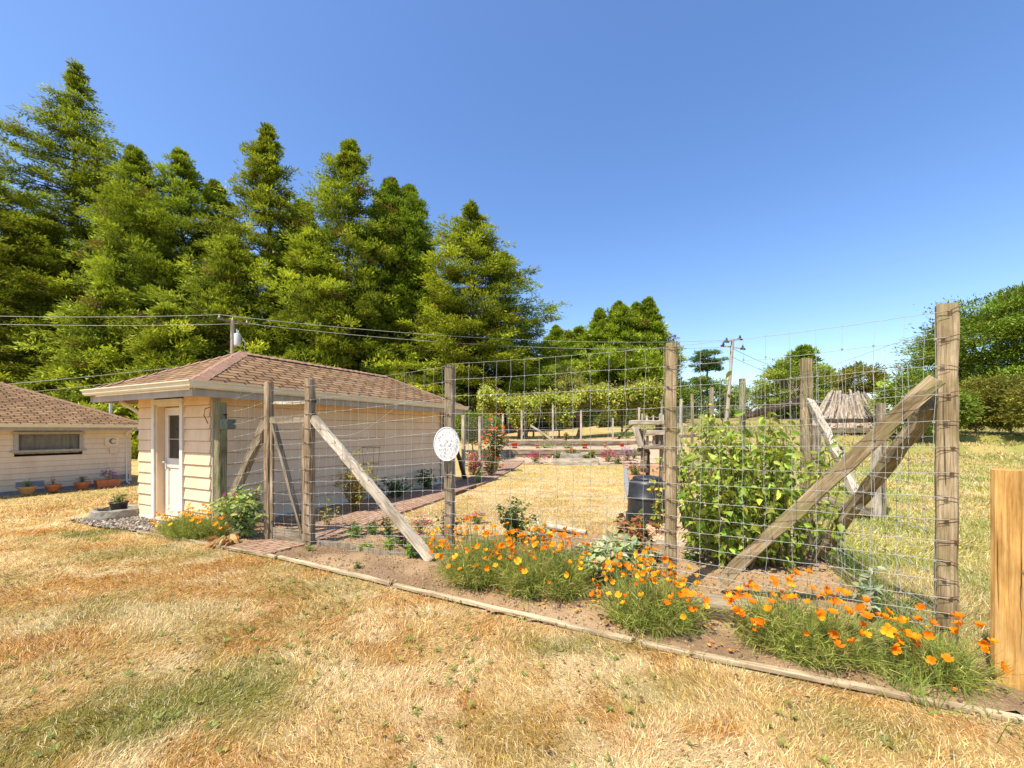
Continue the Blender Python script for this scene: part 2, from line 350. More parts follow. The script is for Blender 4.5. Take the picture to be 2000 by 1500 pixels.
def lawncol(x, y):
    straw = np.array([.575, .40, .165]); pale = np.array([.70, .54, .30]); orange = np.array([.48, .26, .07]); green = np.array([.225, .22, .045])
    c = mixc(straw, orange, sst(.44, .70, fbm(x * 1.9 + 3, y * 2.3, 1, 5)) * .84)
    c = mixc(c, pale, sst(.46, .66, fbm(x * 2.6, y * 3.0, 7, 5)) * .8)
    g = sst(.52, .74, fbm(x * 1.1 + 9, y * 1.4 + 2, 13, 5)) * .3
    for bx, by, rx, ry, k in ((-1.95, 2.42, .75, .42, .95), (-2.5, 2.1, .6, .4, .7), (-1.55, 2.62, .3, .25, .8), (-2.1, 4.3, .55, .3, .45), (-4.7, 5.3, 1.0, .4, .6), (-6.6, 6.3, .7, .35, 1), (.35, 3.05, .5, .2, .7), (1.9, 2.2, .5, .2, .6), (1.0, 2.5, .5, .25, .4), (-3.6, 3.7, .7, .4, .5)):
        d = np.hypot((x - bx) / rx, (y - by) / ry) + (fbm(x * 4, y * 4, 5, 5) - .5) * 1.9
        g = np.maximum(g, k * (1 - sst(.25, 1.35, d)))
    c = mixc(c, green, g)
    # the open field to the right of the fences is greener
    side = np.interp(y, [0, 2.94, 5.5, 8, 10.3, 16, 26], [3.25, 3.25, 4.0, 4.6, 5.1, 6.7, 9])
    f = sst(-.1, .4, x - side)
    fc = mixc(np.array([.40, .36, .11]), np.array([.22, .27, .05]), sst(.36, .62, fbm(x * .5, y * .35, 21, 5)) * .9)
    fc = mixc(fc, np.array([.55, .41, .20]), sst(.5, .70, fbm(x * 1.1, y * .7 + 4, 33, 5)) * .65)
    fc = mixc(fc, mixc(np.array([.47, .36, .13]), np.array([.33, .31, .08]), sst(.42, .6, fbm(x * .35, y * .22, 36, 5))), sst(14, 24, y) * .8)
    fc = fc * (1 - .22 * sst(12, 30, y))[..., None] * (.82 + .36 * fbm(x * 1.6, y * .9, 44, 5))[..., None]
    c = mixc(c, fc, f)
    back = sst(11, 14, y) * (1 - f)
    c = mixc(c, mixc(np.array([.55, .38, .16]), np.array([.36, .31, .09]), sst(.45, .65, fbm(x * .5, y * .3, 40)) * .6), back)
    return c
gx = np.unique(np.concatenate([np.linspace(-400, -40, 16), np.linspace(-40, -13, 28), np.arange(-13, 12, .11), np.linspace(12, 45, 60), np.linspace(45, 400, 16)]))
gy = np.unique(np.concatenate([np.linspace(-60, 0, 7), np.arange(0, 16, .11), np.arange(16, 32, .2), np.linspace(32, 70, 40), np.linspace(70, 420, 16)]))
X, Y = np.meshgrid(gx, gy)
Z = gz(X, Y) + (fbm(X * 1.3, Y * 1.3, 3) - .5) * .035 * (np.hypot(X, Y) < 40)
nx = len(gx); i, j = np.meshgrid(np.arange(nx - 1), np.arange(len(gy) - 1)); k = (j * nx + i).ravel()
me = np_mesh('ground', np.stack([X, Y, Z - .012], -1).reshape(-1, 3), [np.stack([k, k + 1, k + nx + 1, k + nx], -1)], lawncol(X, Y).reshape(-1, 3) * (.62 + .26 * sst(6, 14, np.hypot(X, Y)).reshape(-1, 1)), True)  # near ground darkened in colour so gaps between the blades look shaded
tag(link('ground', me, 'ground_mat'), kind='structure')
def sheet(name, poly, res, zoff, amp, colfn, m, kind='structure', exclude=None, fr=6.0):
    poly = np.asarray(poly, float); a = np.arange(poly[:, 0].min() - res, poly[:, 0].max() + res, res); b = np.arange(poly[:, 1].min() - res, poly[:, 1].max() + res, res)
    X, Y = np.meshgrid(a, b); wob = (fbm(X * 4, Y * 4, 50) - .5) * .12
    ins = inpoly(X + wob, Y + wob, poly)
    if exclude is not None: ins &= ~exclude(X, Y)
    Z = gz(X, Y) + zoff + (fbm(X * fr, Y * fr, 8) - .45) * amp + (fbm(X * 22, Y * 22, 9) - .5) * amp * .5
    n = len(a); ci = ins[:-1, :-1] & ins[1:, 1:] & ins[:-1, 1:] & ins[1:, :-1]
    jj, ii = np.nonzero(ci); k = jj * n + ii; f = np.stack([k, k + 1, k + n + 1, k + n], -1)
    u, inv = np.unique(f, return_inverse=True); V = np.stack([X, Y, Z], -1).reshape(-1, 3)[u]
    return tag(link(name, np_mesh(name, V, [inv.reshape(-1, 4)], colfn(V[:, 0], V[:, 1]), True), m), kind=kind)
def soilcol(x, y): return mixc(mixc(np.array([.40, .25, .13]), np.array([.54, .38, .22]), fbm(x * 2, y * 2, 61)), np.array([.16, .10, .06]), sst(.5, .75, fbm(x * 1.3 + 7, y * 1.3, 62)) * .55 + .2 * sst(4.6, 5.6, y))
pathpoly = np.concatenate([PL, PR[::-1]])
def notbed(x, y):
    return inpoly(x, y, LAWN) | inpoly(x, y, pathpoly)
FX = np.array([-3.53, -2.81, -.75, 1.55, 3.12]); FY = np.array([5.95, 5.70, 4.92, 4.0, 2.94])
bedpoly = [(-5.95, 6.42), (-5.84, 6.38), (-4.2, 5.68), (-2.52, 4.90), (-1.2, 4.18), (0, 3.48), (1.7, 2.70), (3.3, 1.98), (3.2, 2.9), (3.95, 5.4), (2.9, 5.35), (2.0, 5.9), (1.9, 6.4), (.6, 6.3), (-.6, 6.3), (-2.2, 6.5), (-1.6, 9.6), (-1.2, 11.5), (-2.2, 12.2), (-4.8, 6.6)]
sheet('flower_bed_soil', bedpoly, .045, .012, .05, soilcol, 'soil_mat', exclude=notbed)
sheet('side_bed_soil', [(2.55, 7.9), (2.95, 10.2), (5.1, 19), (6.9, 19), (6.4, 16), (4.9, 10.6), (4.2, 9), (3.2, 10.3), (2.5, 8.0)], .09, .012, .05, lambda x, y: mixc(np.array([.40, .20, .10]), np.array([.50, .30, .17]), fbm(x * 2, y * 2, 63)), 'soil_mat')
sheet('terrace_soil', [(-.4, 19.05), (5.2, 19.05), (9, 19.2), (9.6, 26.4), (-.9, 26.4), (-.9, 21)], .14, .015, .05, lambda x, y: mixc(np.array([.40, .26, .16]), np.array([.56, .44, .32]), fbm(x * 2, y * 2, 64)), 'soil_mat', exclude=lambda x, y: inpoly(x, y, pathpoly))
sheet('wood_chips', [(1.95, 6.0), (2.05, 5.75), (2.9, 5.30), (4.0, 6.4), (4.45, 8.2), (4.8, 10), (3.2, 10.4), (2.55, 8.2)], .05, .022, .03, lambda x, y: mixc(np.array([.50, .33, .21]), np.array([.66, .49, .34]), fbm(x * 9, y * 9, 65)), 'chip_mat', fr=14)
sheet('gravel_patch', [(-7.75, 7.15), (-6.5, 6.62), (-5.8, 6.42), (-5.0, 6.55), (-6.9, 7.5), (-7.1, 8.1)], .045, .015, .03, lambda x, y: mixc(np.array([.27, .22, .16]), np.array([.42, .36, .28]), fbm(x * 12, y * 12, 66)), 'chip_mat', fr=14)
# brick path, a raised ribbon
def ribbon_path(name, L, Rr, m, zoff=.03):
    s = np.linspace(0, len(L) - 1, 90); k = np.arange(len(L))
    l = np.stack([np.interp(s, k, L[:, 0]), np.interp(s, k, L[:, 1])], -1); r = np.stack([np.interp(s, k, Rr[:, 0]), np.interp(s, k, Rr[:, 1])], -1)
    le = np.concatenate([[0], np.cumsum(np.linalg.norm(np.diff((l + r) / 2, axis=0), axis=1))])
    V = []; UV = []
    for q in range(7):
        t = q / 6; p = l * (1 - t) + r * t; V.append(np.column_stack([p, gz(p[:, 0], p[:, 1]) + zoff + (fbm(p[:, 0] * 3, p[:, 1] * 3, 4) - .5) * .02])); UV.append(np.column_stack([le, np.linalg.norm(p - l, axis=1)]))
    n = len(s); V = np.concatenate(V); UV = np.concatenate(UV); i, j = np.meshgrid(np.arange(n - 1), np.arange(6)); k = (j * n + i).ravel()
    top = np.stack([k, k + n, k + n + 1, k + 1], -1); b = MB(); b.add(V, [top], None, UV)
    for e in (V[:n], V[6 * n:]):
        w = np.concatenate([e, e - [0, 0, .09]]); k = np.arange(n - 1); b.add(w, [np.stack([k, k + 1, k + 1 + n, k + n], -1)], None, np.zeros((2 * n, 2)))
    return tag(b.build(name, m), kind='structure')
ribbon_path('brick_path', PL, PR, 'brick_path')

# ================================================================ shed
LAP_SHADE = MB()
def lap_wall(mb, p0, dr, length, z0, z1, nrm, rows=None, holes=(), exp=.195):
    """overlapping boards; holes (s0,s1,za,zb)"""
    dr = np.array([*dr, 0]); nrm = np.array([*nrm, 0]); p0 = np.array([*p0, 0]); n = int(math.ceil((z1 - z0) / exp)); rng = np.random.default_rng(3)
    for r in range(n):
        a = z0 + r * exp; b = min(z1, a + exp); segs = [(0, length)]
        for h in holes:
            if h[2] < b - .02 and h[3] > a + .02:
                segs = [q for s in segs for q in ((s[0], min(s[1], h[0])), (max(s[0], h[1]), s[1])) if q[1] - q[0] > .01]
        o1 = .027 + rng.normal(0, .0015); o2 = .002
        for s in segs:
            P = lambda t, z, o: p0 + dr * t + nrm * o + np.array([0, 0, z])
            v = [P(s[0], a, o1), P(s[1], a, o1), P(s[1], b, o2), P(s[0], b, o2), P(s[0], a, -.03), P(s[1], a, -.03), P(s[0], b, -.03), P(s[1], b, -.03)]
            mb.add(v, [[[0, 1, 2, 3], [4, 5, 1, 0], [4, 0, 3, 6], [1, 5, 7, 2]]])
            if b < z1: LAP_SHADE.quad(P(s[0], b - .008, o2 + .0045), P(s[1], b - .008, o2 + .0045), P(s[1], b + .001, o2 + .003), P(s[0], b + .001, o2 + .003))  # dark strip in each lap gap, painting the shade line under the lip
def v3(p, z): return np.array([p[0], p[1], z])
def hip_roof(par, p0, a, La, Lb, b, z, pitch, over, m_roof, m_cap, m_gut, m_trim, label=None):
    """p0 wall corner, a along the long side, b across; eaves stand out by over. Returns parts hung on par"""
    q0 = p0 - a * over - b * over; LA = La + 2 * over; LB = Lb + 2 * over; h = LB / 2; rise = h * pitch
    c = [v3(q0, z), v3(q0 + a * LA, z), v3(q0 + a * LA + b * LB, z), v3(q0 + b * LB, z)]
    r0 = v3(q0 + a * h + b * h, z + rise); r1 = v3(q0 + a * (LA - h) + b * h, z + rise); sl = math.hypot(h, rise)
    mb = MB()
    for pts, wid in (((c[0], c[1], r1, r0), LA), ((c[2], c[3], r0, r1), LA)):
        mb.add(pts, [[[0, 1, 2, 3]]], None, [(0, 0), (wid, 0), (wid - h, sl), (h, sl)])
    for pts in ((c[1], c[2], r1), (c[3], c[0], r0)):
        mb.add(pts, [[[0, 1, 2]]], None, [(.11, 0), (LB + .11, 0), (h + .11, sl)])
    roof = mb.build('roof', m_roof, par)
    cp = MB(); rng = np.random.default_rng(5); up = np.array([0, 0, 1.0])
    for s, e in ((c[0], r0), (c[3], r0), (c[1], r1), (c[2], r1), (r0, r1)):
        L = np.linalg.norm(e - s); t = unit(e - s); sd = unit(np.cross(up, t)); n2 = np.cross(t, sd); k = int(L / .17)
        for i in range(k):
            ctr = s + t * (i + .5) * L / k + n2 * .014
            for g in (-1, 1):
                x = unit(sd * g - n2 * (.42 if s is not r0 else .45)); cp.box(ctr + x * .065, (.14, L / k * 1.08, .014), [x, unit(t + n2 * .09), np.cross(x, unit(t + n2 * .09))], jit=.003, rng=rng)
    cp.build('ridge_cap', m_cap, par)
    g = MB(); tr = MB()
    for s, e, out in ((c[0], c[1], -b), (c[1], c[2], a), (c[2], c[3], b), (c[3], c[0], -a)):
        o = np.array([*out, 0]); t = unit(e - s); L = np.linalg.norm(e - s)
        prof = [(-.004, -.10), (.055, -.10), (.075, -.075), (.085, -.03), (.105, -.01), (.105, .006), (.085, .006), (.08, -.01)]
        V = []
        for sgn, base in ((-1, s), (1, e)):
            for u, w in prof: V.append(base + o * u + t * (sgn * max(u, 0)) + up * w)
        n = len(prof); g.add(V, [[[i, i + 1, n + i + 1, n + i] for i in range(n - 1)]])
        tr.beam(s - o * .03 + up * -.155, e - o * .03 + up * -.155, .03, .12)          # fascia below the gutter
    g.build('gutter', m_gut, par); tr.build('fascia', m_trim, par)
    return c, r0, r1, sl
def soffit(par, c, m, z):
    mb = MB(); k = [np.array([q[0], q[1], z]) for q in c]; mb.quad(k[3], k[2], k[1], k[0]); return mb.build('soffit', m, par)

shed = thing('garden_shed', 'small cream clapboard shed with brown hipped roof and half glazed white door', 'shed', (*SHC, 0))
S0 = SHC + SB * SWID                     # front left corner
front = -SB; frn = -SA                   # along the front wall (left to right) and its outward normal
mb = MB(); lap_wall(mb, S0, front, SWID, .06, 2.20, frn, holes=[(.56, 1.5, 0, 2.06)])
lap_wall(mb, SHC, SA, SLEN, .06, 2.20, -SB); lap_wall(mb, S0 + SA * SLEN, -SA, SLEN, .06, 2.20, SB); lap_wall(mb, SHC + SA * SLEN, SB, SWID, .06, 2.20, SA)
mb.build('wall', 'siding', shed); LAP_SHADE.build('lap_shade_line', 'lap_shade', shed); LAP_SHADE = MB()
mb = MB()
for p, d, L in ((S0, front, .56), (S0 + front * 1.5, front, SWID - 1.5), (SHC, SA, SLEN), (S0, SA, SLEN)):
    mb.beam(v3(p, -.04), v3(p + d * L, -.04), .1, .2)
mb.build('foundation', 'white_trim', shed)
c, r0, r1, sl = hip_roof(shed, SHC, SA, SLEN, SWID, SB, 2.31, .5, .5, 'shingle', 'cap_shingle', 'gutter_paint', 'grey_trim')
soffit(shed, c, 'siding', 2.19)
tr = MB()
f3 = np.array([*front, 0]); n3 = np.array([*frn, 0]); up = np.array([0, 0, 1.0])
def fpt(s, z, o=0): return v3(S0 + front * s, z) + n3 * o
for s in (.575, 1.49): tr.box(fpt(s, 1.03, .022), (.085, .05, 2.06), [f3, n3, up])
tr.box(fpt(1.03, 2.09, .024), (1.0, .054, .09), [f3, n3, up])
tr.build('door_trim', 'white_trim', shed)
tr = MB()
for s in (.635, 1.43): tr.box(fpt(s, 1.02, -.075), (.03, .17, 2.03), [f3, n3, up])
tr.box(fpt(1.03, 2.03, -.075), (.77, .17, .03), [f3, n3, up]); tr.box(fpt(1.03, .04, -.06), (.77, .2, .04), [f3, n3, up])
tr.build('door_jamb', 'siding', shed)
dm = MB()
def dbox(s0, s1, z0, z1, th=.04, o=-.12): dm.box(fpt((s0 + s1) / 2, (z0 + z1) / 2, o), (s1 - s0, th, z1 - z0), [f3, n3, up])
dbox(.655, .78, .08, 2.0); dbox(1.29, 1.41, .08, 2.0); dbox(.781, 1.289, 1.86, 2.0); dbox(.781, 1.289, .93, 1.10); dbox(.781, 1.289, .08, .26); dbox(.781, 1.289, .261, .929, .02, -.125)
door = dm.build('door', 'door_paint', shed, bevel=.004)
gm = MB(); gm.box(fpt(1.035, 1.48, -.128), (.508, .008, .76), [f3, n3, up]); gl = gm.build('pane', 'glass', door)
gm = MB(); gm.box(fpt(1.035, 1.44, -.118), (.506, .02, .018), [f3, n3, up]); gm.build('glazing_bar', 'grey_trim', door)
hm = MB(); hm.box(fpt(.715, 1.0, -.094), (.045, .012, .2), [f3, n3, up]); hm.tube([fpt(.715, 1.03, -.09), fpt(.715, 1.03, -.045), fpt(.80, 1.03, -.04)], .010, 8); hm.build('handle', 'galv', door)
for t_, w_ in ((.06, .11), (SLEN - .05, .1)):
    cb = MB(); cb.box(v3(SHC + SA * t_, 1.12) + np.array([*(-SB), 0]) * .022, (w_, .05, 2.12), [np.array([*SA, 0]), np.array([*(-SB), 0]), up]); cb.build('corner_board', 'grey_trim', shed)
def downspout(par, top, wall, foot, out, m='white_trim'):
    """from the gutter back to the wall, down, and a kick outwards"""
    d = MB(); d.tube([top, top - up * .07, wall + up * .0, wall - up * .12, np.array([wall[0], wall[1], foot[2] + .16]), foot + up * .07 + out * .05, foot + up * .04 + out * .2], .035, 8)
    return d.build('downspout', m, par)
sA3 = np.array([*SA, 0]); sB3 = np.array([*SB, 0])
w = v3(SHC + SA * (SLEN + .07), 1.92) - sB3 * .05
downspout(shed, v3(SHC + SA * (SLEN + .35), 2.2) - sB3 * .45, w, v3(SHC + SA * (SLEN + .07), 0) - sB3 * .05, -sB3)
w = v3(S0 + SA * .12, 1.86) + sB3 * .07
downspout(shed, v3(S0 - SA * .1, 2.2) + sB3 * .45, w, v3(S0 + SA * .12, 0) + sB3 * .07, sB3)

# ================================================================ house at the far left
HG = -.55
house = thing('house', 'low cream clapboard house with brown hipped roof and one wide window', 'house', v3(HA, HG))
hp0 = HB; LH = 13.0; DH = 8.5
mb = MB(); 
Lw = float(np.linalg.norm(HB - HA))
def hs(px):      # distance from HB (towards the camera) at which the wall crosses a column of the photograph
    k = (px - 1000) / F; return float((HB[0] - k * HB[1]) / (HD[0] - k * HD[1]))
wx0, wx1 = hs(161), hs(27)
wz0, wz1 = .88, 1.50
lap_wall(mb, HB - HD * LH, HD, LH, HG + .12, 1.62, -HN, holes=[(LH - wx1, LH - wx0, wz0, wz1)], exp=.19)
lap_wall(mb, HB, HN, DH, HG + .12, 1.62, HD, exp=.19)
mb.build('wall', 'house_siding', house); LAP_SHADE.build('lap_shade_line', 'lap_shade', house)
mb = MB(); mb.beam(v3(HB - HD * LH + HN * .02, HG), v3(HB + HN * .02, HG), .05, .26); mb.build('foundation', 'slate_edge', house)
c2, hr0, hr1, _ = hip_roof(house, HB, -HD, LH, DH, HN, 1.80, .5, .42, 'shingle', 'cap_shingle', 'gutter_paint', 'grey_trim')
soffit(house, c2, 'white_trim', 1.63)
h3 = np.array([*HD, 0]); hn3 = np.array([*(-HN), 0])
def hpt(s, z, o=0): return v3(HB - HD * s, z) + hn3 * o
wm = MB(); wc = (wx0 + wx1) / 2; ww = wx1 - wx0
for s in (wx0 + .04, wx1 - .04): wm.box(hpt(s, (wz0 + wz1) / 2, .03), (.1, .07, wz1 - wz0 + .1), [h3, hn3, up])
wm.box(hpt(wc, wz1, .032), (ww + .1, .072, .09), [h3, hn3, up]); wm.box(hpt(wc, wz0, .035), (ww + .16, .10, .07), [h3, hn3, up])
win = wm.build('window', 'grey_trim', house)
gm = MB(); gm.box(hpt(wc, (wz0 + wz1) / 2, -.01), (ww - .1, .006, wz1 - wz0 - .06), [h3, hn3, up])
m, nt, p = _nodes('clear_glass'); p.inputs['Transmission Weight'].default_value = 1; p.inputs['Roughness'].default_value = .03; p.inputs['IOR'].default_value = 1.12; MT['clear_glass'] = m
gm.build('pane', 'clear_glass', win)
s = np.linspace(wx0 - .1, wx1 + .1, 160); o = -.09 + .028 * np.sin(s * 22 + np.sin(s * 7)); V = np.concatenate([[hpt(a, wz0 - .1, b) for a, b in zip(s, o)], [hpt(a, wz1 + .1, b) for a, b in zip(s, o)]])
k = np.arange(159); link('curtain', np_mesh('curtain', V, [np.stack([k, k + 1, k + 161, k + 160], -1)], None, True), 'curtain', win)
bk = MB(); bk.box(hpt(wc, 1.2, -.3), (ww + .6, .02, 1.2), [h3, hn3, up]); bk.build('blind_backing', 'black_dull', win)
for px, w_ in ((58, .55), (235, .42)):
    s = hs(px); vm = MB(); vm.box(hpt(s, HG + .3, .03), (w_ + .1, .02, .2), [h3, hn3, up])
    for q in range(4): vm.box(hpt(s, HG + .235 + q * .042, .042), (w_, .012, .018), [h3, hn3, up])
    vm.build('foundation_vent', 'slate_edge', house)
s1, s0 = hs(204), hs(232)
pm = MB(); pm.box(hpt((s0 + s1) / 2, 1.17, .035), (s1 - s0, .02, .34), [h3, hn3, up]); pm.box(hpt((hs(213) + hs(228)) / 2, .80, .05), (abs(hs(213) - hs(228)), .06, .2), [h3, hn3, up]); pm.build('utility_panel', 'house_siding', house)
cres = MB(); cp_ = hpt(hs(219), 1.17, .058); n = 22
a = np.linspace(.55, 2 * math.pi - .55, n)
outer = [(.105 * math.cos(t), .105 * math.sin(t)) for t in a]; inner = [(.02 + .075 * math.cos(t) * 1.0, .085 * math.sin(t)) for t in a]
V = [cp_ + h3 * u + up * w_ + hn3 * o for o in (.012, -.01) for lst in (outer, inner) for u, w_ in lst]
k = np.arange(n - 1); F_ = np.concatenate([np.stack([k, k + 1, k + n + 1, k + n], -1), np.stack([k, k + 1, k + 1 + 2 * n, k + 2 * n], -1), np.stack([k + n, k + n + 1, k + 1 + 3 * n, k + 3 * n], -1)])
cres.add(V, [F_]); tag(cres.build('wall_ornament', 'box_metal'), 'dark crescent moon ornament hung on the square wall panel of the house', 'ornament')
w = hpt(.16, 1.45, .06); downspout(house, hpt(.1, 1.72, .40), w, hpt(.16, HG, .06), hn3)
vp = W(216, 818, 16.6)
hm = MB(); hm.lathe(vp + [0, 0, -.08], [(.001, 0), (.22, 0), (.06, .09), (.05, .12), (.05, .75), (.04, .75), (.04, .7), (.001, .7)], 14); hm.build('vent_pipe', 'galv', house)
# ================================================================ deer fence along the bed
P0, P1, P2, P3, P4 = [np.array([a, b]) for a, b in zip(FX, FY)]
def post(name, p, h, w, m, par, dr, seed, t=None, sink=.05, lean=(0, 0), z0=None):
    z = float(gz(p[0], p[1])) if z0 is None else z0
    return board(name, (p[0], p[1], z - sink), (p[0] + lean[0], p[1] + lean[1], z + h), w, t or w, m, par, roll=(dr[0], dr[1], 0), seed=seed)
def wires(name, secs, heights, sp, par, rng, r=.0018, mt='metal_wire', off=.0, tmin=.0):
    """secs: list of (a, b, za, zb) with wire tops at both ends; heights measured down from the top, in metres"""
    b = MB(); knots = []
    for a, c, za, zb in secs:
        a = np.asarray(a, float); c = np.asarray(c, float); L = np.linalg.norm(c - a); d = (c - a) / L; nrm = np.array([d[1], -d[0]]) * off
        n = max(3, int(L / .085)); t = np.linspace(0, 1, n + 1)
        for h in heights:
            sag = .012 * np.sin(np.pi * t) * rng.normal(1, .6)
            jz = rng.normal(0, .0022, n + 1); jo = rng.normal(0, .002, n + 1); jz[[0, -1]] = 0
            q = a + (c - a) * t[:, None] + nrm; top = za + (zb - za) * t
            b.tube(np.column_stack([q[:, 0] - d[1] * jo, q[:, 1] + d[0] * jo, top - h - sag + jz]), r, 4, False)
        m = int(L / sp); x = (np.arange(m) + .6) / m
        for s in x:
            s = s + rng.normal(0, .004); hh = np.array(heights); q = a + (c - a) * s + nrm; top = za + (zb - za) * s
            jj = rng.normal(0, .006, len(hh)) + np.sin(hh * 2 + s * 9) * .008
            b.tube(np.column_stack([q[0] + d[0] * jj, q[1] + d[1] * jj, top - hh]), r, 4, False)
            for h_, j_ in zip(hh[1:-1], jj[1:-1]): b.box((q[0] + d[0] * j_, q[1] + d[1] * j_, top - h_ - .008), (.011, .011, .013))
    return b.build(name, mt, par)
HT = np.array([0, .185, .38, .58, .775, .96, 1.14, 1.31, 1.47, 1.62, 1.765, 1.9, 2.02, 2.13, 2.23])
rng = np.random.default_rng(11)
fence = thing('deer_fence', 'tall wire mesh deer fence on weathered timber posts along the poppy bed', 'fence', (*P3, 0))
d12 = unit(P2 - P1); d23 = unit(P3 - P2); d34 = unit(P4 - P3); d01 = unit(P1 - P0)
post('post', P0, 2.29, .10, 'rust_wood', fence, d12, 1); post('post', P1, 2.31, .105, 'rust_wood', fence, d12, 2)
post('post', P2, 2.37, .105, 'grey_wood', fence, (d12 + np.array([.25, .2])), 3); post('post', P3, 2.44, .105, 'post_wood', fence, d23 + np.array([.0, .12]), 4)
post('post', P4, 2.50, .112, 'post_wood', fence, unit(np.array([.76, -.65])), 5, t=.10)
F0 = P0 + np.array([-.93, .36])
wires('wire_mesh', [(P1, P2, 2.2, 2.36)], HT, .135, fence, rng, off=.062); wires('wire_mesh', [(P2, P3, 2.38, 2.40)], HT, .172, fence, rng, off=.066)
wires('wire_mesh', [(P3, P4, 2.40, 2.44)], HT, .172, fence, rng, off=.075)
wires('wire_mesh', [(P0, P0 + (F0 - P0) * .68, 2.19, 2.07)], HT[:12] - .0, .13, fence, rng, off=-.055)
# staples and wrapped wire ends on the near posts
for p, dr, top, hw in ((P1, d12, 2.2, .055), (P3, d23, 2.40, .062), (P4, unit(np.array([.76, -.65])), 2.44, .058), (P2, d23, 2.37, .056)):
    ax = [np.array([*dr, 0]), np.array([-dr[1], dr[0], 0]), up]; f = np.array([dr[1], -dr[0], 0])
    for h in HT:
        b = MB()
        c = v3(p, top - h) + f * (hw + .004)
        b.tube([c - ax[0] * hw * .95 + up * rng.normal(0, .01), c + f * .004, c + ax[0] * hw * .95 + up * rng.normal(0, .012)], .0028, 4)
        b.box(c + ax[0] * rng.normal(0, .02) + up * rng.normal(-.004, .003), (.022, .010, .012), ax)
        b.build('staple', 'rust', fence)
def brace(name, a, b, w, t, m, par, seed): return board(name, a, b, w, t, m, par, roll=(0, 0, 1), seed=seed, rough=2.2)
brace('brace', (P1[0] + .07, P1[1] - .03, 1.76), (-.98, 4.95, .03), .12, .08, 'pale_wood', fence, 21)
brace('brace', (P0[0] - .05, P0[1] + .03, 1.72), (P0[0] - 1.02, P0[1] + .40, .10), .12, .09, 'grey_wood', fence, 22)
brace('brace', (P4[0] - .035, P4[1] + .03, 1.96), (2.02, 3.93, .16), .11, .09, 'post_wood', fence, 23)
lw = MB(); t = np.linspace(0, 1, 24); A_ = np.array([-2.68, 5.62, 1.62]); B_ = np.array([-1.2, 5.05, 1.98])
lw.tube(A_ + (B_ - A_) * t[:, None] - up * (.26 * np.sin(np.pi * np.minimum(1, t * 1.15)) * (1 - t * .4))[:, None], .0022, 4)
lw.build('loose_wire', 'metal_wire', fence)
lw = MB(); e = np.array([*(P0 + (F0 - P0) * .68), 0]); lw.tube([e + up * 2.06, e + up * 2.2 + np.array([.12, -.05, 0]), e + up * 2.3 + np.array([.15, -.06, 0])], .002, 4); lw.build('loose_wire', 'metal_wire', fence)
post('post', (-4.50, 6.32), 2.03, .135, 'lichen_wood', fence, d12, 8)

# gate between the two rust coloured posts
gate = thing('garden_gate', 'narrow wood and wire mesh garden gate standing over the brick path', 'gate', (*((P0 + P1) / 2), 0))
ga = P0 + d01 * .075; gb = P1 - d01 * .075; gl_ = np.linalg.norm(gb - ga); f01 = np.array([d01[1], -d01[0]]) * .02
def gp(s, z): q = ga + d01 * (gl_ * s) + f01; return np.array([q[0], q[1], z])
board('rail', gp(-.02, 1.74), gp(1.02, 1.74), .085, .035, 'grey_wood', gate, (0, 0, 1), 31); board('rail', gp(.08, 1.985), gp(1.05, 1.985), .045, .03, 'pale_wood', gate, (0, 0, 1), 32)
board('kick_board', gp(0, .12), gp(1, .10), .17, .035, 'grey_wood', gate, (0, 0, 1), 33)
board('stile', gp(.02, .03), gp(.02, 1.71), .05, .04, 'rust_wood', gate, (*d01, 0), 34); board('stile', gp(.985, .03), gp(.985, 1.71), .06, .04, 'rust_wood', gate, (*d01, 0), 35)
board('diagonal', gp(.07, 1.68), gp(.93, .20), .10, .035, 'grey_wood', gate, (0, 1, .2), 36)
wires('wire_mesh', [(ga + f01 * 2, gb + f01 * 2, 2.17, 2.19)], HT[:14], .13, gate, rng)
hb = MB(); hb.box((*(P1 + d01 * .07), 2.0), (.05, .04, .03)); hb.box((*(P1 + d01 * .07), 1.83), (.05, .04, .03)); hb.build('hinge', 'black_dull', gate)

# old insulator box on the mossy post
bx = thing('junction_box', 'small grey green metal box on the mossy post beside the shed', 'box', (-4.33, 6.22, 1.62))
b = MB(); b.box((-4.30, 6.20, 1.69), (.17, .14, .15), [np.array([*d12, 0]), np.array([-d12[1], d12[0], 0]), up]); b.build('case', 'box_metal', bx, bevel=.006)
b = MB(); b.tube([(-4.33, 6.22, 1.76), (-4.36, 6.23, 1.83)], .006, 6); b.lathe((-4.36, 6.23, 1.82), [(.001, 0), (.028, .005), (.03, .02), (.001, .03)], 10); b.build('knob', 'black_dull', bx)
b = MB(); b.tube([(-4.62, 6.27, 1.95), (-4.72, 6.30, 1.93), (-4.74, 6.30, 1.83), (-4.66, 6.28, 1.70)], .006, 6); b.build('cable', 'black_dull', bx)

# oval plaque
pq = thing('plaque', 'white oval plaster plaque on the post between gate and lawn', 'plaque', (P2[0], P2[1] - .11, 1.24))
cx = np.array([P2[0] - .018, P2[1] - .095, 1.435]); vd = unit(np.array([.25, -1.0, 0])); sx_ = np.array([-vd[1], vd[0], 0]) * 1
b = MB(); n = 40; a = np.linspace(0, 2 * np.pi, n, endpoint=False); ring = [(0, 1, -.012), (0, 1.0, .010), (0, .97, .012), (0, .94, .008), (0, .5, .012), (0, .02, .013)]
V = np.concatenate([[cx + sx_ * (.152 * k * math.cos(t)) + up * (.202 * k * math.sin(t)) + vd * o for t in a] for _, k, o in ring]); i = np.arange(5)[:, None] * n; j = np.arange(n)[None]; k = (j + 1) % n
b.add(V, [np.stack([i + j, i + k, i + n + k, i + n + j], -1).reshape(-1, 4)]); b.build('plaque_face', 'white_plaster', pq)
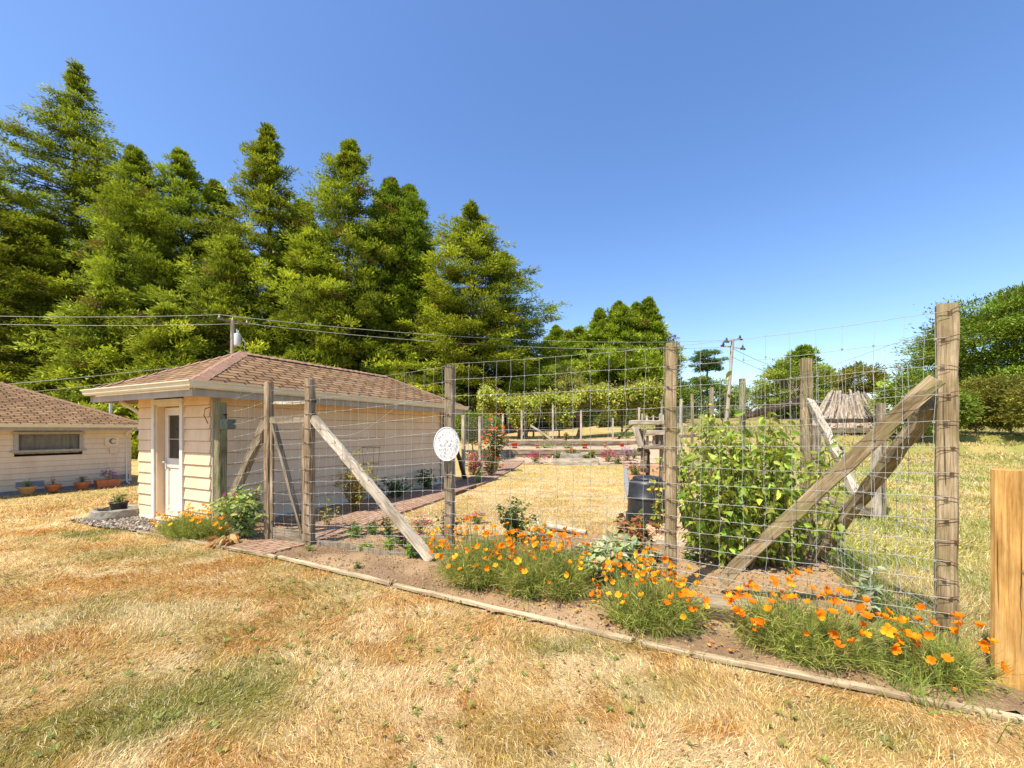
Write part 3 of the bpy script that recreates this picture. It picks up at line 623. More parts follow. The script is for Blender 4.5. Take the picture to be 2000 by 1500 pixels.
b = MB()
for k in range(46):
    t = rng.uniform(0, 6.28); q = rng.uniform(.62, .8) if k < 20 else rng.uniform(.1, .55)
    b.box(cx + sx_ * (.152 * q * math.cos(t)) + up * (.202 * q * math.sin(t)) + vd * .013, (rng.uniform(.004, .012), .009, rng.uniform(.004, .012)), [sx_, vd, up], jit=.002, rng=rng)
b.build('worn_relief', 'white_plaster', pq)

# ---------------------------------------------------------------- side fence with its crossed braces
SP = [(3.95, 5.5, 2.56, .12, 'post_wood'), (4.5, 8.0, 2.6, .10, 'lichen_wood'), (5.02, 10.3, 2.67, .095, 'grey_wood'), (5.72, 13, 2.75, .09, 'grey_wood'), (6.6, 16, 2.8, .1, 'pale_wood')]
sf = thing('side_fence', 'long wire mesh fence with grey posts between the garden and the open field', 'fence', (3.95, 5.5, 0))
sd = unit(np.array([.3, .95]))
for k, (x, y, h, w_, m_) in enumerate(SP): post('post', np.array([x, y]), h, w_, m_, sf, sd, 40 + k)
sp_ = [P4] + [np.array(s[:2]) for s in SP] + [np.array([8.2, 20.5]), np.array([9.5, 26])]
tops = [2.33, 2.33, 2.4, 2.42, 2.45, 2.5, 2.7, 3.0]
wires('wire_mesh', [(sp_[k], sp_[k + 1], tops[k], tops[k + 1]) for k in range(2)], HT, .172, sf, rng, .0019, off=-.07)
wires('wire_mesh', [(sp_[k], sp_[k + 1], tops[k], tops[k + 1]) for k in range(2, 7)], HT[::2], .35, sf, rng, .0025, off=-.05)
post('post', sp_[6], 2.5, .1, 'grey_wood', sf, sd, 47); post('post', sp_[7], 2.3, .1, 'grey_wood', sf, sd, 48)
brace('brace', (P4[0] + .02, P4[1] + .12, 1.80), (3.80, 5.09, .02), .11, .09, 'post_wood', sf, 51)
brace('brace', (3.93, 5.40, 1.98), (3.47, 4.06, .86), .10, .07, 'pale_wood', sf, 52)
brace('brace', (5.02, 10.2, 1.95), (5.35, 11.4, 1.0), .13, .08, 'pale_wood', sf, 53)
brace('rail', (3.95, 5.57, 2.0), (4.49, 7.95, 1.86), .10, .08, 'dark_wood', sf, 54)
brace('rail', (4.6, 8.0, 1.55), (6.5, 15.9, 1.35), .09, .07, 'grey_wood', sf, 55)
pl = thing('edging_plank', 'thin reddish grey plank lying along the foot of the side fence', 'plank', (3.3, 3.6, 0))
board('plank', (3.62, 4.6, .05), (3.13, 2.98, .05), .09, .035, 'grey_wood', pl, (0, 0, 1), 56)
npst = thing('new_post', 'thick new honey coloured timber post at the right edge of the lawn', 'post', (3.06, 2.55, 0))
board('timber', (3.14, 2.55, -.1), (3.14, 2.55, 1.352), .21, .17, 'new_wood', npst, (.64, -.77, 0), 57, rough=.3)
fn_ = np.array([-.77, -.64, 0]); fx_ = np.array([.64, -.77, 0]); fc_ = np.array([3.14, 2.55, 0]) + fn_ * .0865
b = MB(); b.lathe((0, 0, 0), [(.001, .004), (.012, .004), (.016, .002), (.022, .0)], 12, sx=1.3); me_ = b.mesh('knot', True); Mk = Matrix(((fx_[0], 0, fn_[0], fc_[0] + fx_[0] * .045), (fx_[1], 0, fn_[1], fc_[1] + fx_[1] * .045), (0, 1, 0, .74), (0, 0, 0, 1))); link('knot', me_, 'rust_wood', npst, Mk)
b = MB(); t = np.linspace(0, 1, 14); b.tube(fc_ + fx_ * (.012 + .010 * t + .003 * np.sin(t * 7) + .0012 * rng.normal(0, 1, 14))[:, None] + up * (.25 + .62 * t)[:, None], (.0016 * np.sin(np.pi * t) + .0002), 4); b.build('crack', 'black_dull', npst)
# field fence remains beyond
ff = thing('field_fence', 'pair of short grey field posts with rusty wire beyond the crossed braces', 'fence', (6.5, 7.6, 0))
post('post', np.array([6.62, 7.45]), 1.62, .12, 'pale_wood', ff, (1, 0), 58); post('post', np.array([6.85, 7.6]), 2.1, .11, 'grey_wood', ff, (1, 0), 59)
post('post', np.array([6.45, 8.7]), 1.7, .14, 'grey_wood', ff, (1, 0), 60); post('post', np.array([7.0, 9.4]), 1.5, .14, 'pale_wood', ff, (1, 0), 61)
brace('rail', (6.0, 7.5, .13), (6.75, 7.5, .12), .18, .14, 'grey_wood', ff, 62); brace('rail', (5.4, 8.0, .35), (6.7, 7.7, .10), .16, .12, 'grey_wood', ff, 63)
wires('wire_mesh', [((6.62, 7.4), (6.85, 7.55), 1.4, 1.4), ((6.45, 8.65), (6.9, 9.3), 1.5, 1.5)], np.arange(0, 1.3, .11), .3, ff, rng, .003, 'rust')

# ---------------------------------------------------------------- fences at the far end of the garden
lf = thing('path_fence', 'row of pale grey posts and mesh behind the orange rose bush', 'fence', (-1.6, 13.5, 0))
LP = [(-1.60, 13.5, 2.1, .11), (-1.30, 16.6, 2.15, .11), (-.98, 20, 2.1, .11), (-.52, 23.5, 2.0, .11)]
for k, (x, y, h, w_) in enumerate(LP): post('post', np.array([x, y]), h, w_, 'pale_wood', lf, sd, 70 + k)
wires('wire_mesh', [(np.array(LP[k][:2]), np.array(LP[k + 1][:2]), LP[k][2] - .05 + float(gz(*LP[k][:2])), LP[k + 1][2] - .05 + float(gz(*LP[k + 1][:2]))) for k in range(3)], HT[::2], .3, lf, rng, .0028)
bd = brace('brace', (-1.75, 12.4, 1.25), (-1.52, 13.2, .05), .10, .10, 'dark_wood', lf, 75)
bf = thing('back_fence', 'low fence of pale posts and slanting braces under the leafy arbour', 'fence', (2.55, 25.5, .9))
BP = [(.6, 25.3, 1.9), (2.55, 25.5, 2.25), (4.3, 25.5, 1.9), (6.3, 25.6, 1.35), (8.0, 25.8, 1.9)]
for k, (x, y, h) in enumerate(BP): post('post', np.array([x, y]), h, .115, 'pale_wood', bf, (1, 0), 80 + k)
brace('brace', (1.15, 25.5, 1.9), (2.45, 25.4, 1.02), .12, .08, 'pale_wood', bf, 86); brace('brace', (7.5, 25.5, 1.95), (6.5, 25.4, 1.0), .12, .08, 'dark_wood', bf, 87)
wires('wire_mesh', [((.6, 25.3), (2.55, 25.5), 2.9, 2.9), ((2.55, 25.5), (8, 25.8), 2.9, 2.9)], HT[:12:2], .4, bf, rng, .003)

# ---------------------------------------------------------------- timber edgings
eg = thing('border_edging', 'pale low timber edging between the dry lawn and the poppy bed', 'edging', (0, 3.5, 0))
bp = [np.array([x, y, .012]) for x, y in zip(BX[1:-1], BY[1:-1])]
bp = [bp[0], np.array([-4.15, 5.66, .015]), np.array([-2.95, 5.12, .015]), np.array([-2.9, 5.10, .02]), np.array([-1.25, 4.22, .02]), np.array([-1.2, 4.19, .015]), np.array([.9, 3.08, .02]), np.array([.95, 3.06, .012]), np.array([3.4, 1.98, .012])]
for k in range(0, 8):
    if np.linalg.norm(bp[k + 1] - bp[k]) > .2: board('edging_board', bp[k], bp[k + 1], .05, .032, 'tan_wood', eg, (1, .5, 0), 90 + k, rough=.6)
be = thing('bender_board', 'wavy brown board edging in the soil under the mesh', 'edging', (-1.8, 5.2, 0))
b = MB(); t = np.linspace(0, 1, 40); x = -2.66 + t * 1.85; y = 5.58 - t * .62 + .05 * np.sin(t * 9); z0 = np.full(40, -.02); 
V = np.concatenate([np.column_stack([x, y, z0]), np.column_stack([x, y, z0 + .115 - .03 * t]), np.column_stack([x + .01, y + .022, z0 + .115 - .03 * t]), np.column_stack([x + .01, y + .022, z0])])
k = np.arange(39); b.add(V, [np.concatenate([np.stack([k + 40 * q, k + 1 + 40 * q, k + 1 + 40 * (q + 1), k + 40 * (q + 1)], -1) for q in range(3)])]); b.build('board', 'grey_wood', be)
de = thing('bed_sleepers', 'dark half buried boards running through the poppies below the fence', 'edging', (1.8, 3.6, 0))
board('sleeper', (.55, 3.98, .03), (1.12, 3.72, .03), .13, .04, 'dark_wood', de, (0, 0, 1), 101); board('sleeper', (1.48, 3.52, .04), (2.0, 3.30, .05), .12, .04, 'dark_wood', de, (0, 0, 1), 102)
board('sleeper', (1.55, 3.62, .10), (2.05, 3.45, .12), .24, .06, 'grey_wood', de, (.3, 1, 0), 103); board('sleeper', (2.1, 3.25, .04), (3.0, 2.72, .04), .12, .05, 'dark_wood', de, (0, 0, 1), 104)
lg = thing('lawn_log', 'pale peeling log laid along the near edge of the garden lawn', 'log', (.9, 6.1, 0))
b = MB(); a0 = G(1045, 1030); a1 = G(1145, 1046); b.tube([a0 + up * .05, (a0 + a1) / 2 + up * .055, a1 + up * .04], [.05, .045, .04], 10); b.build('log', 'pale_wood', lg)
wp = thing('chip_edging', 'whitish plank edging the wood chips beside the black tub', 'edging', (2.5, 5.5, 0))
board('plank', (2.02, 5.72, .03), (2.95, 5.28, .03), .09, .04, 'pale_wood', wp, (0, 0, 1), 105)
rs = thing('slate_edging', 'grey slate strip along the right side of the garden lawn', 'edging', (2.9, 9.5, 0))
b = MB(); e = np.array([(2.5, 8.1), (2.72, 9.4), (3.35, 12), (4.7, 17)])
for k in range(3): b.beam(v3(e[k], .02), v3(e[k + 1], .02), .14, .05)
b.build('slate_strip', 'slate_edge', rs)
sb = MB(); sb.beam((-1.52, 9.7, .03), (-1.02, 11.5, .03), .04, .07); tag(sb.build('red_edging_board', 'rust'), 'reddish board edging between brick path and garden lawn', 'edging')

# ---------------------------------------------------------------- compost bin, tubs
cb_ = thing('compost_bin', 'black round plastic compost bin with domed lid and grey clip', 'compost bin', (2.36, 7.1, 0))
C_ = np.array([2.36, 7.15, 0.0])
b = MB(); b.lathe(C_, [(.34, 0), (.345, .02), (.325, .40), (.325, .415), (.335, .42), (.335, .44), (.322, .45), (.31, .66), (.30, .70), (.26, .735), (.22, .74)], 36); b.build('body', 'black_plastic', cb_, True)
b = MB(); b.lathe(C_ + [0, 0, .735], [(.245, 0), (.25, .02), (.24, .045), (.16, .06), (.10, .055), (.09, .07), (.03, .075), (.001, .075)], 36); b.build('lid', 'black_plastic', cb_, True)
b = MB(); b.box(C_ + [-.0, -.265, .73], (.11, .05, .045), jit=.003, rng=rng); b.build('clip', 'galv', cb_, bevel=.006)
b = MB(); b.box(C_ + [-.345, -.16, .12], (.10, .12, .18), jit=.006, rng=rng); b.build('hatch', 'black_plastic', cb_, bevel=.01)
nt_ = thing('round_tub', 'big black round nursery tub half hidden behind the leafy shrub', 'tub', (2.95, 6.6, 0))
b = MB(); q = np.array([2.98, 6.55, 0]); b.lathe(q, [(.23, 0), (.27, .30), (.29, .31), (.29, .34), (.265, .34), (.25, .26), (.001, .25)], 28); b.build('tub_wall', 'black_dull', nt_, True)
b = MB(); b.lathe(q, [(.001, .265), (.26, .265)], 28); b.build('potting_soil', 'soil_plain' if 'soil_plain' in MT else 'bark', nt_)
st = thing('slotted_crate', 'square black plastic crate with vertical slots on the wood chips', 'crate', (2.75, 5.65, 0))
ang = .5; ax = [np.array([math.cos(ang), -math.sin(ang), 0]), np.array([math.sin(ang), math.cos(ang), 0]), up]; q = np.array([2.84, 5.62, .15])
b = MB()
for s, o, sz in ((0, -1, None), (0, 1, None)): b.box(q + ax[1] * o * .2, (.44, .02, .28), ax)
for o in (-1, 1): b.box(q + ax[0] * o * .23, (.02, .40, .28), ax)
b.box(q - up * .12, (.44, .38, .02), ax); b.box(q + up * .135, (.50, .44, .02), ax) if False else None
for k in range(6): b.box(q + ax[0] * (.05 + k * .028) - ax[1] * .213, (.010, .008, .15), ax)
b.build('crate_body', 'black_plastic', st, bevel=.006)

# ---------------------------------------------------------------- pots at the house
def pot_at(px, py, d): return W(px, py, d)
def bowl(label, px, sc, m, feet=True):
    s = hs(px); p = hpt(s, 0, .62); z = float(gz(p[0], p[1])); p = np.array([p[0], p[1], z])
    t = thing('flower_pot', label, 'flower pot', p, 'pots along the house wall')
    b = MB(); b.lathe(p, [(.001, .03), (.10 * sc, .03), (.12 * sc, .06), (.19 * sc, .24), (.205 * sc, .25), (.205 * sc, .28), (.185 * sc, .285), (.17 * sc, .24), (.001, .235)], 20); b.build('bowl', m, t, True)
    f = MB()
    for k in range(3):
        a = k * 2.094 + .4; f.lathe(p + [.1 * sc * math.cos(a), .1 * sc * math.sin(a), 0], [(.03, 0), (.035, .035), (.001, .04)], 8)
    f.build('foot', m, t); return p + up * .25
pt1 = bowl('ochre clay bowl, leftmost of the pots along the house', 38, 1.12, 'pale_clay')
pt2 = bowl('terracotta bowl with one pink flower, second of the pots along the house', 88, 1.1, 'terracotta')
pt3 = bowl('terracotta bowl beside the long trough at the house wall', 145, 1.15, 'terracotta')
s = hs(195); p = hpt(s, 0, .6); z = float(gz(p[0], p[1])); p = np.array([p[0], p[1], z])
tr_ = thing('flower_trough', 'long dark red flower trough of pink flowers at the house wall', 'planter', p, 'pots along the house wall')
b = MB(); q = [(-.48, -.13), (.48, -.13), (.48, .13), (-.48, .13)]
V = [p + h3 * x * .74 * k + hn3 * y * k + up * z_ for z_, k in ((.02, .86), (.27, 1), (.30, 1.03), (.30, .93), (.22, .9)) for x, y in q]; n = 4
b.add(V, [[[i * 4 + j, i * 4 + (j + 1) % 4, i * 4 + 4 + (j + 1) % 4, i * 4 + 4 + j] for i in range(4) for j in range(4)], [[16, 17, 18, 19]]]); b.build('trough', 'red_plastic' if False else 'terracotta', tr_); pt4 = p + up * .23
# stone ring and black pot by the shed corner
sr = thing('stone_ring', 'low round grey stone planter ring at the shed corner', 'planter', (-7.2, 7.5, 0))
q = np.array([-7.2, 7.46, 0]); b = MB(); b.lathe(q, [(.35, -.05), (.36, .06), (.345, .17), (.30, .185), (.27, .17), (.26, .10), (.001, .10)], 22); o = b.build('ring', 'stone', sr)
for v in o.data.vertices: v.co += Vector(tuple(rng.normal(0, .008, 3)))
bpz = thing('black_pot', 'small black nursery pot standing on the stone ring', 'flower pot', q + up * .10)
b = MB(); bp_ = q + np.array([.06, -.02, .10]); b.lathe(bp_, [(.001, 0), (.10, 0), (.125, .17), (.138, .175), (.138, .20), (.12, .2), (.115, .15), (.001, .15)], 20); b.build('pot', 'black_plastic', bpz, True)

# ---------------------------------------------------------------- raised box, terraces, pots
rb = thing('raised_bed', 'two step raised bed of grey planks at the far end of the lawn', 'raised bed', (2.9, 18.9, 0))
def rbx(x0, x1, y0, y1, z0, z1, nm):
    for k, (a, b_) in enumerate((((x0, y0), (x1, y0)), ((x1, y0), (x1 + .25, y1)), ((x1 + .25, y1), (x0 + .25, y1)), ((x0 + .25, y1), (x0, y0)))):
        d = unit(np.array(b_) - np.array(a)) * .0; board(nm, (a[0], a[1], (z0 + z1) / 2), (b_[0], b_[1], (z0 + z1) / 2), z1 - z0, .05, 'pale_wood', rb, (0, 0, 1), 110 + k)
rbx(1.84, 3.96, 18.8, 21.0, -.02, .30, 'plank'); rbx(2.35, 3.62, 19.7, 20.9, .2, .47, 'plank')
b = MB(); b.quad((1.9, 18.85, .24), (3.92, 18.85, .24), (4.15, 20.95, .24), (2.15, 20.95, .24)); b.build('potting_soil', 'bark', rb)
for nm, lab, y0, zt, zb, xs in (('terrace_wall', 'lower grey log terrace wall behind the raised bed', 22.02, .56, .02, (-.3, 2.4, 5.1, 7.4)), ('terrace_wall', 'upper grey log terrace wall below the leafy arbour', 24.82, .97, .45, (-.6, 1.9, 4.4, 7.0, 9.0))):
    t = thing(nm, lab, 'wall', (3, y0, zb), 'terrace walls')
    for k in range(len(xs) - 1):
        for r_ in range(2):
            hgt = (zt - zb) / 2; board('log', (xs[k], y0 - .02 * r_, zb + hgt * (r_ + .5)), (xs[k + 1] - .02, y0 + .03 - .02 * r_, zb + hgt * (r_ + .5)), hgt * .97, .14, 'grey_wood', t, (0, 0, 1), 120 + k + r_, .9)
for k, (px, py, d, h, m_, lab) in enumerate(((1005, 873, 23.4, .34, 'red_plastic', 'bright red pot at the left end of the terrace'), (1050, 873, 23.6, .24, 'terracotta', 'faded red pot against the upper terrace wall above pink flowers'),
        (1072, 884, 21.6, .18, 'terracotta', 'small rusty pot in front of the lower terrace wall'), (1142, 873, 23.3, .32, 'red_plastic', 'tallest bright red pot above the raised bed'),
        (1150, 884, 21.7, .17, 'terracotta', 'brown red pot tipped behind the raised bed corner'), (1182, 872, 23.6, .2, 'terracotta', 'dull red pot right of the raised bed on the terrace'), (1215, 872, 23.5, .25, 'red_plastic', 'orange red pot near the weathered plant stand'))):
    p = W(px, py, d); p[2] = float(gz(p[0], p[1])); t = thing('garden_pot', lab, 'flower pot', p, 'pots on the terraces'); w_ = h * .52
    b = MB(); b.lathe(p, [(.001, 0), (w_ * .7, 0), (w_, h), (w_ * 1.08, h), (w_ * 1.08, h * .86), (w_ * .9, h * .84), (w_ * .85, h * .9), (.001, h * .88)], 14); b.build('pot', m_, t, True)
p = W(1122, 882, 21.5); p[2] = float(gz(p[0], p[1]))
wb = thing('potted_ornament', 'dark metal watering can shaped ornament with red top above the raised bed', 'ornament', p)
b = MB(); b.lathe(p, [(.001, 0), (.09, 0), (.12, .12), (.16, .30), (.10, .36), (.001, .36)], 12); b.tube([p + [.1, 0, .2], p + [.28, 0, .36], p + [.34, 0, .36]], .03, 6); b.build('can', 'box_metal', wb, True)
b = MB(); b.tube([p + [-.06, 0, .36], p + [-.16, 0, .48], p + [-.2, 0, .62]], [.10, .09, .05], 8); b.build('red_top', 'red_plastic', wb)
# weathered plant stand
d_ = 11.6; wst = thing('plant_stand', 'weathered grey driftwood plant stand with pegs and rope near the side fence', 'plant stand', W(1265, 925, d_) * [1, 1, 0])
def wb_(nm, a, b_, w_, t_, m_='pale_wood', s=0): return board(nm, W(*a, d_ + s), W(*b_, d_ + s), w_, t_, m_, wst, (0, 1, 0), int(a[0] + a[1]))
wb_('shelf', (1231, 825), (1300, 825), .32, .12); wb_('shelf', (1260, 845), (1297, 845), .3, .13); wb_('shelf', (1256, 873), (1296, 873), .3, .12, 'grey_wood')
wb_('back_slat', (1240, 834), (1252, 872), .05, .16, 'pale_wood', -.15); wb_('back_slat', (1248, 838), (1259, 870), .05, .12, 'grey_wood', .2)
for k, px in enumerate((1254.5, 1263, 1275.5, 1290)): wb_('peg', (px, 823), (px, 808 + 4 * (k in (1, 2))), .05, .05, 'pale_wood', -.05)
for k, px in enumerate((1264, 1277, 1288)): wb_('peg', (px, 868), (px, 851), .06, .07, 'grey_wood', -.05)
wb_('block', (1292, 828), (1292, 810), .13, .11, 'pale_wood', -.12); wb_('block', (1256, 882), (1256, 875), .16, .3, 'dark_wood'); wb_('block', (1258, 899), (1258, 884), .14, .16, 'grey_wood'); wb_('block', (1257, 915), (1257, 900), .16, .15, 'grey_wood'); wb_('block', (1259, 922), (1259, 914), .2, .2, 'dark_wood')
wb_('leg', (1265, 950), (1265, 880), .10, .10, 'dark_wood', .15); wb_('leg', (1292, 945), (1292, 830), .10, .10, 'grey_wood', .15); wb_('leg', (1284, 868), (1284, 830), .10, .10, 'grey_wood', .15)
b = MB()
for a, c in ((1254.5, 1263), (1263, 1275.5), (1275.5, 1290)):
    A = W(a, 811, d_ - .05); B = W(c, 812, d_ - .05); t = np.linspace(0, 1, 9)[:, None]; b.tube(A + (B - A) * t - up * .06 * np.sin(np.pi * t), .012, 5)
b.build('rope', 'rope', wst)

# ---------------------------------------------------------------- stump, rail, poles, lines
sm = thing('root_stump', 'big grey upturned root stump with bushy top in the field', 'stump', (20, 27, 1.3))
b = MB()
for k in range(130):
    a = rng.uniform(math.pi * .95, 2.05 * math.pi); r0_ = rng.uniform(2.0, 3.1); r1_ = rng.uniform(.6, 1.3); zt = rng.uniform(1.4, 2.9)
    c0 = np.array([22.4, 27.6, 1.35]); p0 = c0 + [r0_ * math.cos(a), r0_ * .7 * math.sin(a), rng.uniform(0, .5)]; p1 = c0 + [r1_ * math.cos(a), r1_ * .7 * math.sin(a), zt]
    m_ = (p0 + p1) / 2 + rng.normal(0, .08, 3) - up * .15; b.tube([p0, m_, p1], [rng.uniform(.05, .16), .1, rng.uniform(.05, .09)], 6)
b.build('roots', 'dead_root', sm)
b = MB(); b.lathe((22.4, 27.6, 1.2), [(1.9, 0), (1.5, 1.0), (1.05, 2.3), (.001, 2.4)], 18, sy=.75); b.build('core', 'bark', sm)
rl = thing('log_rail', 'low rail of dark weathered logs in front of the root stump', 'fence', (19.5, 25, 1.2))
for k, (py, w_) in enumerate(((822, .26), (841, .36), (855, .22))): board('log', W(1596 + k * 8, py, 25), W(1718, py - 1, 25.6), w_, .2, 'grey_wood' if k else 'dark_wood', rl, (0, 0, 1), 130 + k, 4)
board('post', W(1716, 870, 25.2), W(1714, 779, 25.2), .34, .2, 'lichen_wood', rl, (1, 0, 0), 134)
pa = np.array([-20.6, 30.2]); zt = 1.6 + 215 / F * 30.2
po = thing('utility_pole', 'utility pole with grey transformer rising behind the shed roof', 'utility pole', (*pa, -.55))
b = MB(); b.tube([(pa[0] - .1, pa[1], -.6), (pa[0], pa[1], zt)], [.16, .12], 12); b.build('pole', 'pole_wood', po)
ca = unit(np.array([.62, .9, 0])); b = MB(); b.beam(v3(pa, zt - .1) - ca * .95, v3(pa, zt - .1) + ca * 1.15, .11, .13); b.build('crossarm', 'rust_wood', po)
b = MB(); b.lathe((pa[0] + .42, pa[1] - .1, zt - 1.95), [(.001, 0), (.21, 0), (.22, .1), (.22, .85), (.2, .9), (.001, .95)], 16); tfm = b.build('transformer', 'galv', po, True)
b = MB(); b.lathe((pa[0] + .38, pa[1] - .1, zt - 1.0), [(.05, 0), (.03, .3), (.001, .32)], 8); b.lathe((pa[0] + .52, pa[1] - .15, zt - 1.0), [(.05, 0), (.03, .2), (.001, .22)], 8); b.build('bushing', 'galv', tfm)
for q in (-.85, 0, .95):
    b = MB(); b.lathe(v3(pa, zt - .02) + ca * q, [(.05, 0), (.06, .08), (.03, .16), (.05, .2), (.001, .24)], 8); b.build('insulator', 'galv', po)
b = MB(); b.lathe((pa[0] + .3, pa[1] - .2, zt - 3.15), [(.05, 0), (.11, .05), (.05, .1), (.11, .3), (.05, .36), (.11, .55), (.05, .6)], 8); b.build('rack', 'galv', po)
b = MB(); b.tube([(pa[0] + .62, pa[1], zt - 1.2), (pa[0] + .95, pa[1], zt - 1.7), (pa[0] + .8, pa[1], zt - 2.6), (pa[0] + .3, pa[1] - .2, zt - 3.0), (pa[0] - .35, pa[1] - .2, zt - 4.3)], .03, 5); b.build('drop_cable', 'cable', po)
pb = np.array([22.9, 42.5]); zb = 1.6 + 178 / F * 42.5
p2 = thing('utility_pole', 'distant bare utility pole with two crossed arms against the sky', 'utility pole', (*pb, 2.4))
b = MB(); b.tube([(pb[0] - .65, pb[1], 2.2), (pb[0], pb[1], zb)], [.19, .15], 12); b.build('pole', 'pole_wood', p2)
for a, q, zz in ((unit(np.array([.9, .45, .22])), (-1.0, 1.2), -.15), (unit(np.array([.9, -.3, -.22])), (-.9, .95), -.85)):
    b = MB(); b.beam(v3(pb, zb + zz) + a * q[0], v3(pb, zb + zz) + a * q[1], .14, .14); b.build('crossarm', 'pole_wood', p2)
    for e in q:
        b = MB(); c = v3(pb, zb + zz) + a * e; b.lathe(c, [(.05, 0), (.14, .08), (.09, .3), (.03, .42), (.001, .44)], 8); b.tube([c - [.25, 0, 0], c + [.25, 0, -.05]], .10, 8); b.build('insulator', 'insulator', p2)
def line(label, a, c, sag, r=.018, m='cable'):
    b = MB(); t = np.linspace(0, 1, 40)[:, None]; b.tube(np.asarray(a) + (np.asarray(c) - np.asarray(a)) * t - up * sag * 4 * t * (1 - t), r, 4); tag(b.build('power_line', m), label, 'power line', 'overhead lines')
for k, (q, zz, l1, l2) in enumerate(((-.85, .2, 'upper overhead line running from the transformer pole to the right', 'upper overhead line crossing the trees left of the transformer pole'), (.95, -.05, 'lower overhead line running from the transformer pole to the right', 'lower overhead line crossing the trees left of the transformer pole'))):
    a = v3(pa, zt + zz) + ca * q; line(l1, a, v3(pb, zb - .1 - .7 * k), .9); line(l2, a, W(-420, 600 + 16 * k, 24.5), .35)
line('upper service line crossing above the house roof', W(470, 702, 30), W(-300, 776, 18), .15, .015); line('lower service line crossing above the house roof', W(470, 716, 30), W(-300, 800, 18), .15, .012)
for k, (z1, z2) in enumerate(((-1.0, -1.4), (-1.9, -2.4), (-4.6, -5.0))): line(('highest', 'middle', 'lowest')[k] + ' line leaving the distant pole towards the right', v3(pb, zb + z1), (60, 70, zb + 4 + z2 - 3), 1.6, .022, 'insulator')
# dark board fence behind the path
df = thing('board_fence', 'dark board fence running behind the round green bush', 'fence', (-3, 26, .3))
for k in range(7):
    a = np.array([-5.4 + k * 1.0, 22.5 + k * 2.4]); c = a + np.array([.98, 2.36]); za = -.1 + .13 * k
    for r_ in range(5): board('rail_board', (*a, za + .2 + r_ * .28), (*c, za + .33 + r_ * .28), .25, .03, 'dark_wood', df, (0, 0, 1), 150 + k * 5 + r_)
    post('post', a, 1.7, .1, 'dark_wood', df, (1, 0), 190 + k)
fb = thing('field_gate', 'short orange brown board fence at the far right edge of the field', 'fence', (44, 35, 2.2))
for r_ in range(3): board('rail_board', (43.2, 35, 2.35 + r_ * .2), (48, 35.3, 2.35 + r_ * .2), .18, .05, 'rust_wood', fb, (0, 0, 1), 200 + r_)
tc_ = thing('tomato_cage', 'thin wire plant cage against the shed wall', 'plant cage', (-3.05, 8.9, 0))
b = MB(); q = np.array([-3.1, 9.0, 0])
for z_, r_ in ((.45, .13), (.85, .17), (1.22, .2)): 
    a = np.linspace(0, 2 * np.pi, 18); b.tube(q + np.column_stack([r_ * np.cos(a), r_ * np.sin(a), np.full(18, z_)]), .004, 4, False)
for k in range(4): b.tube([q + [.06 * math.cos(k * 1.57), .06 * math.sin(k * 1.57), 0], q + [.2 * math.cos(k * 1.57), .2 * math.sin(k * 1.57), 1.22]], .004, 4)
b.build('cage', 'rust', tc_)
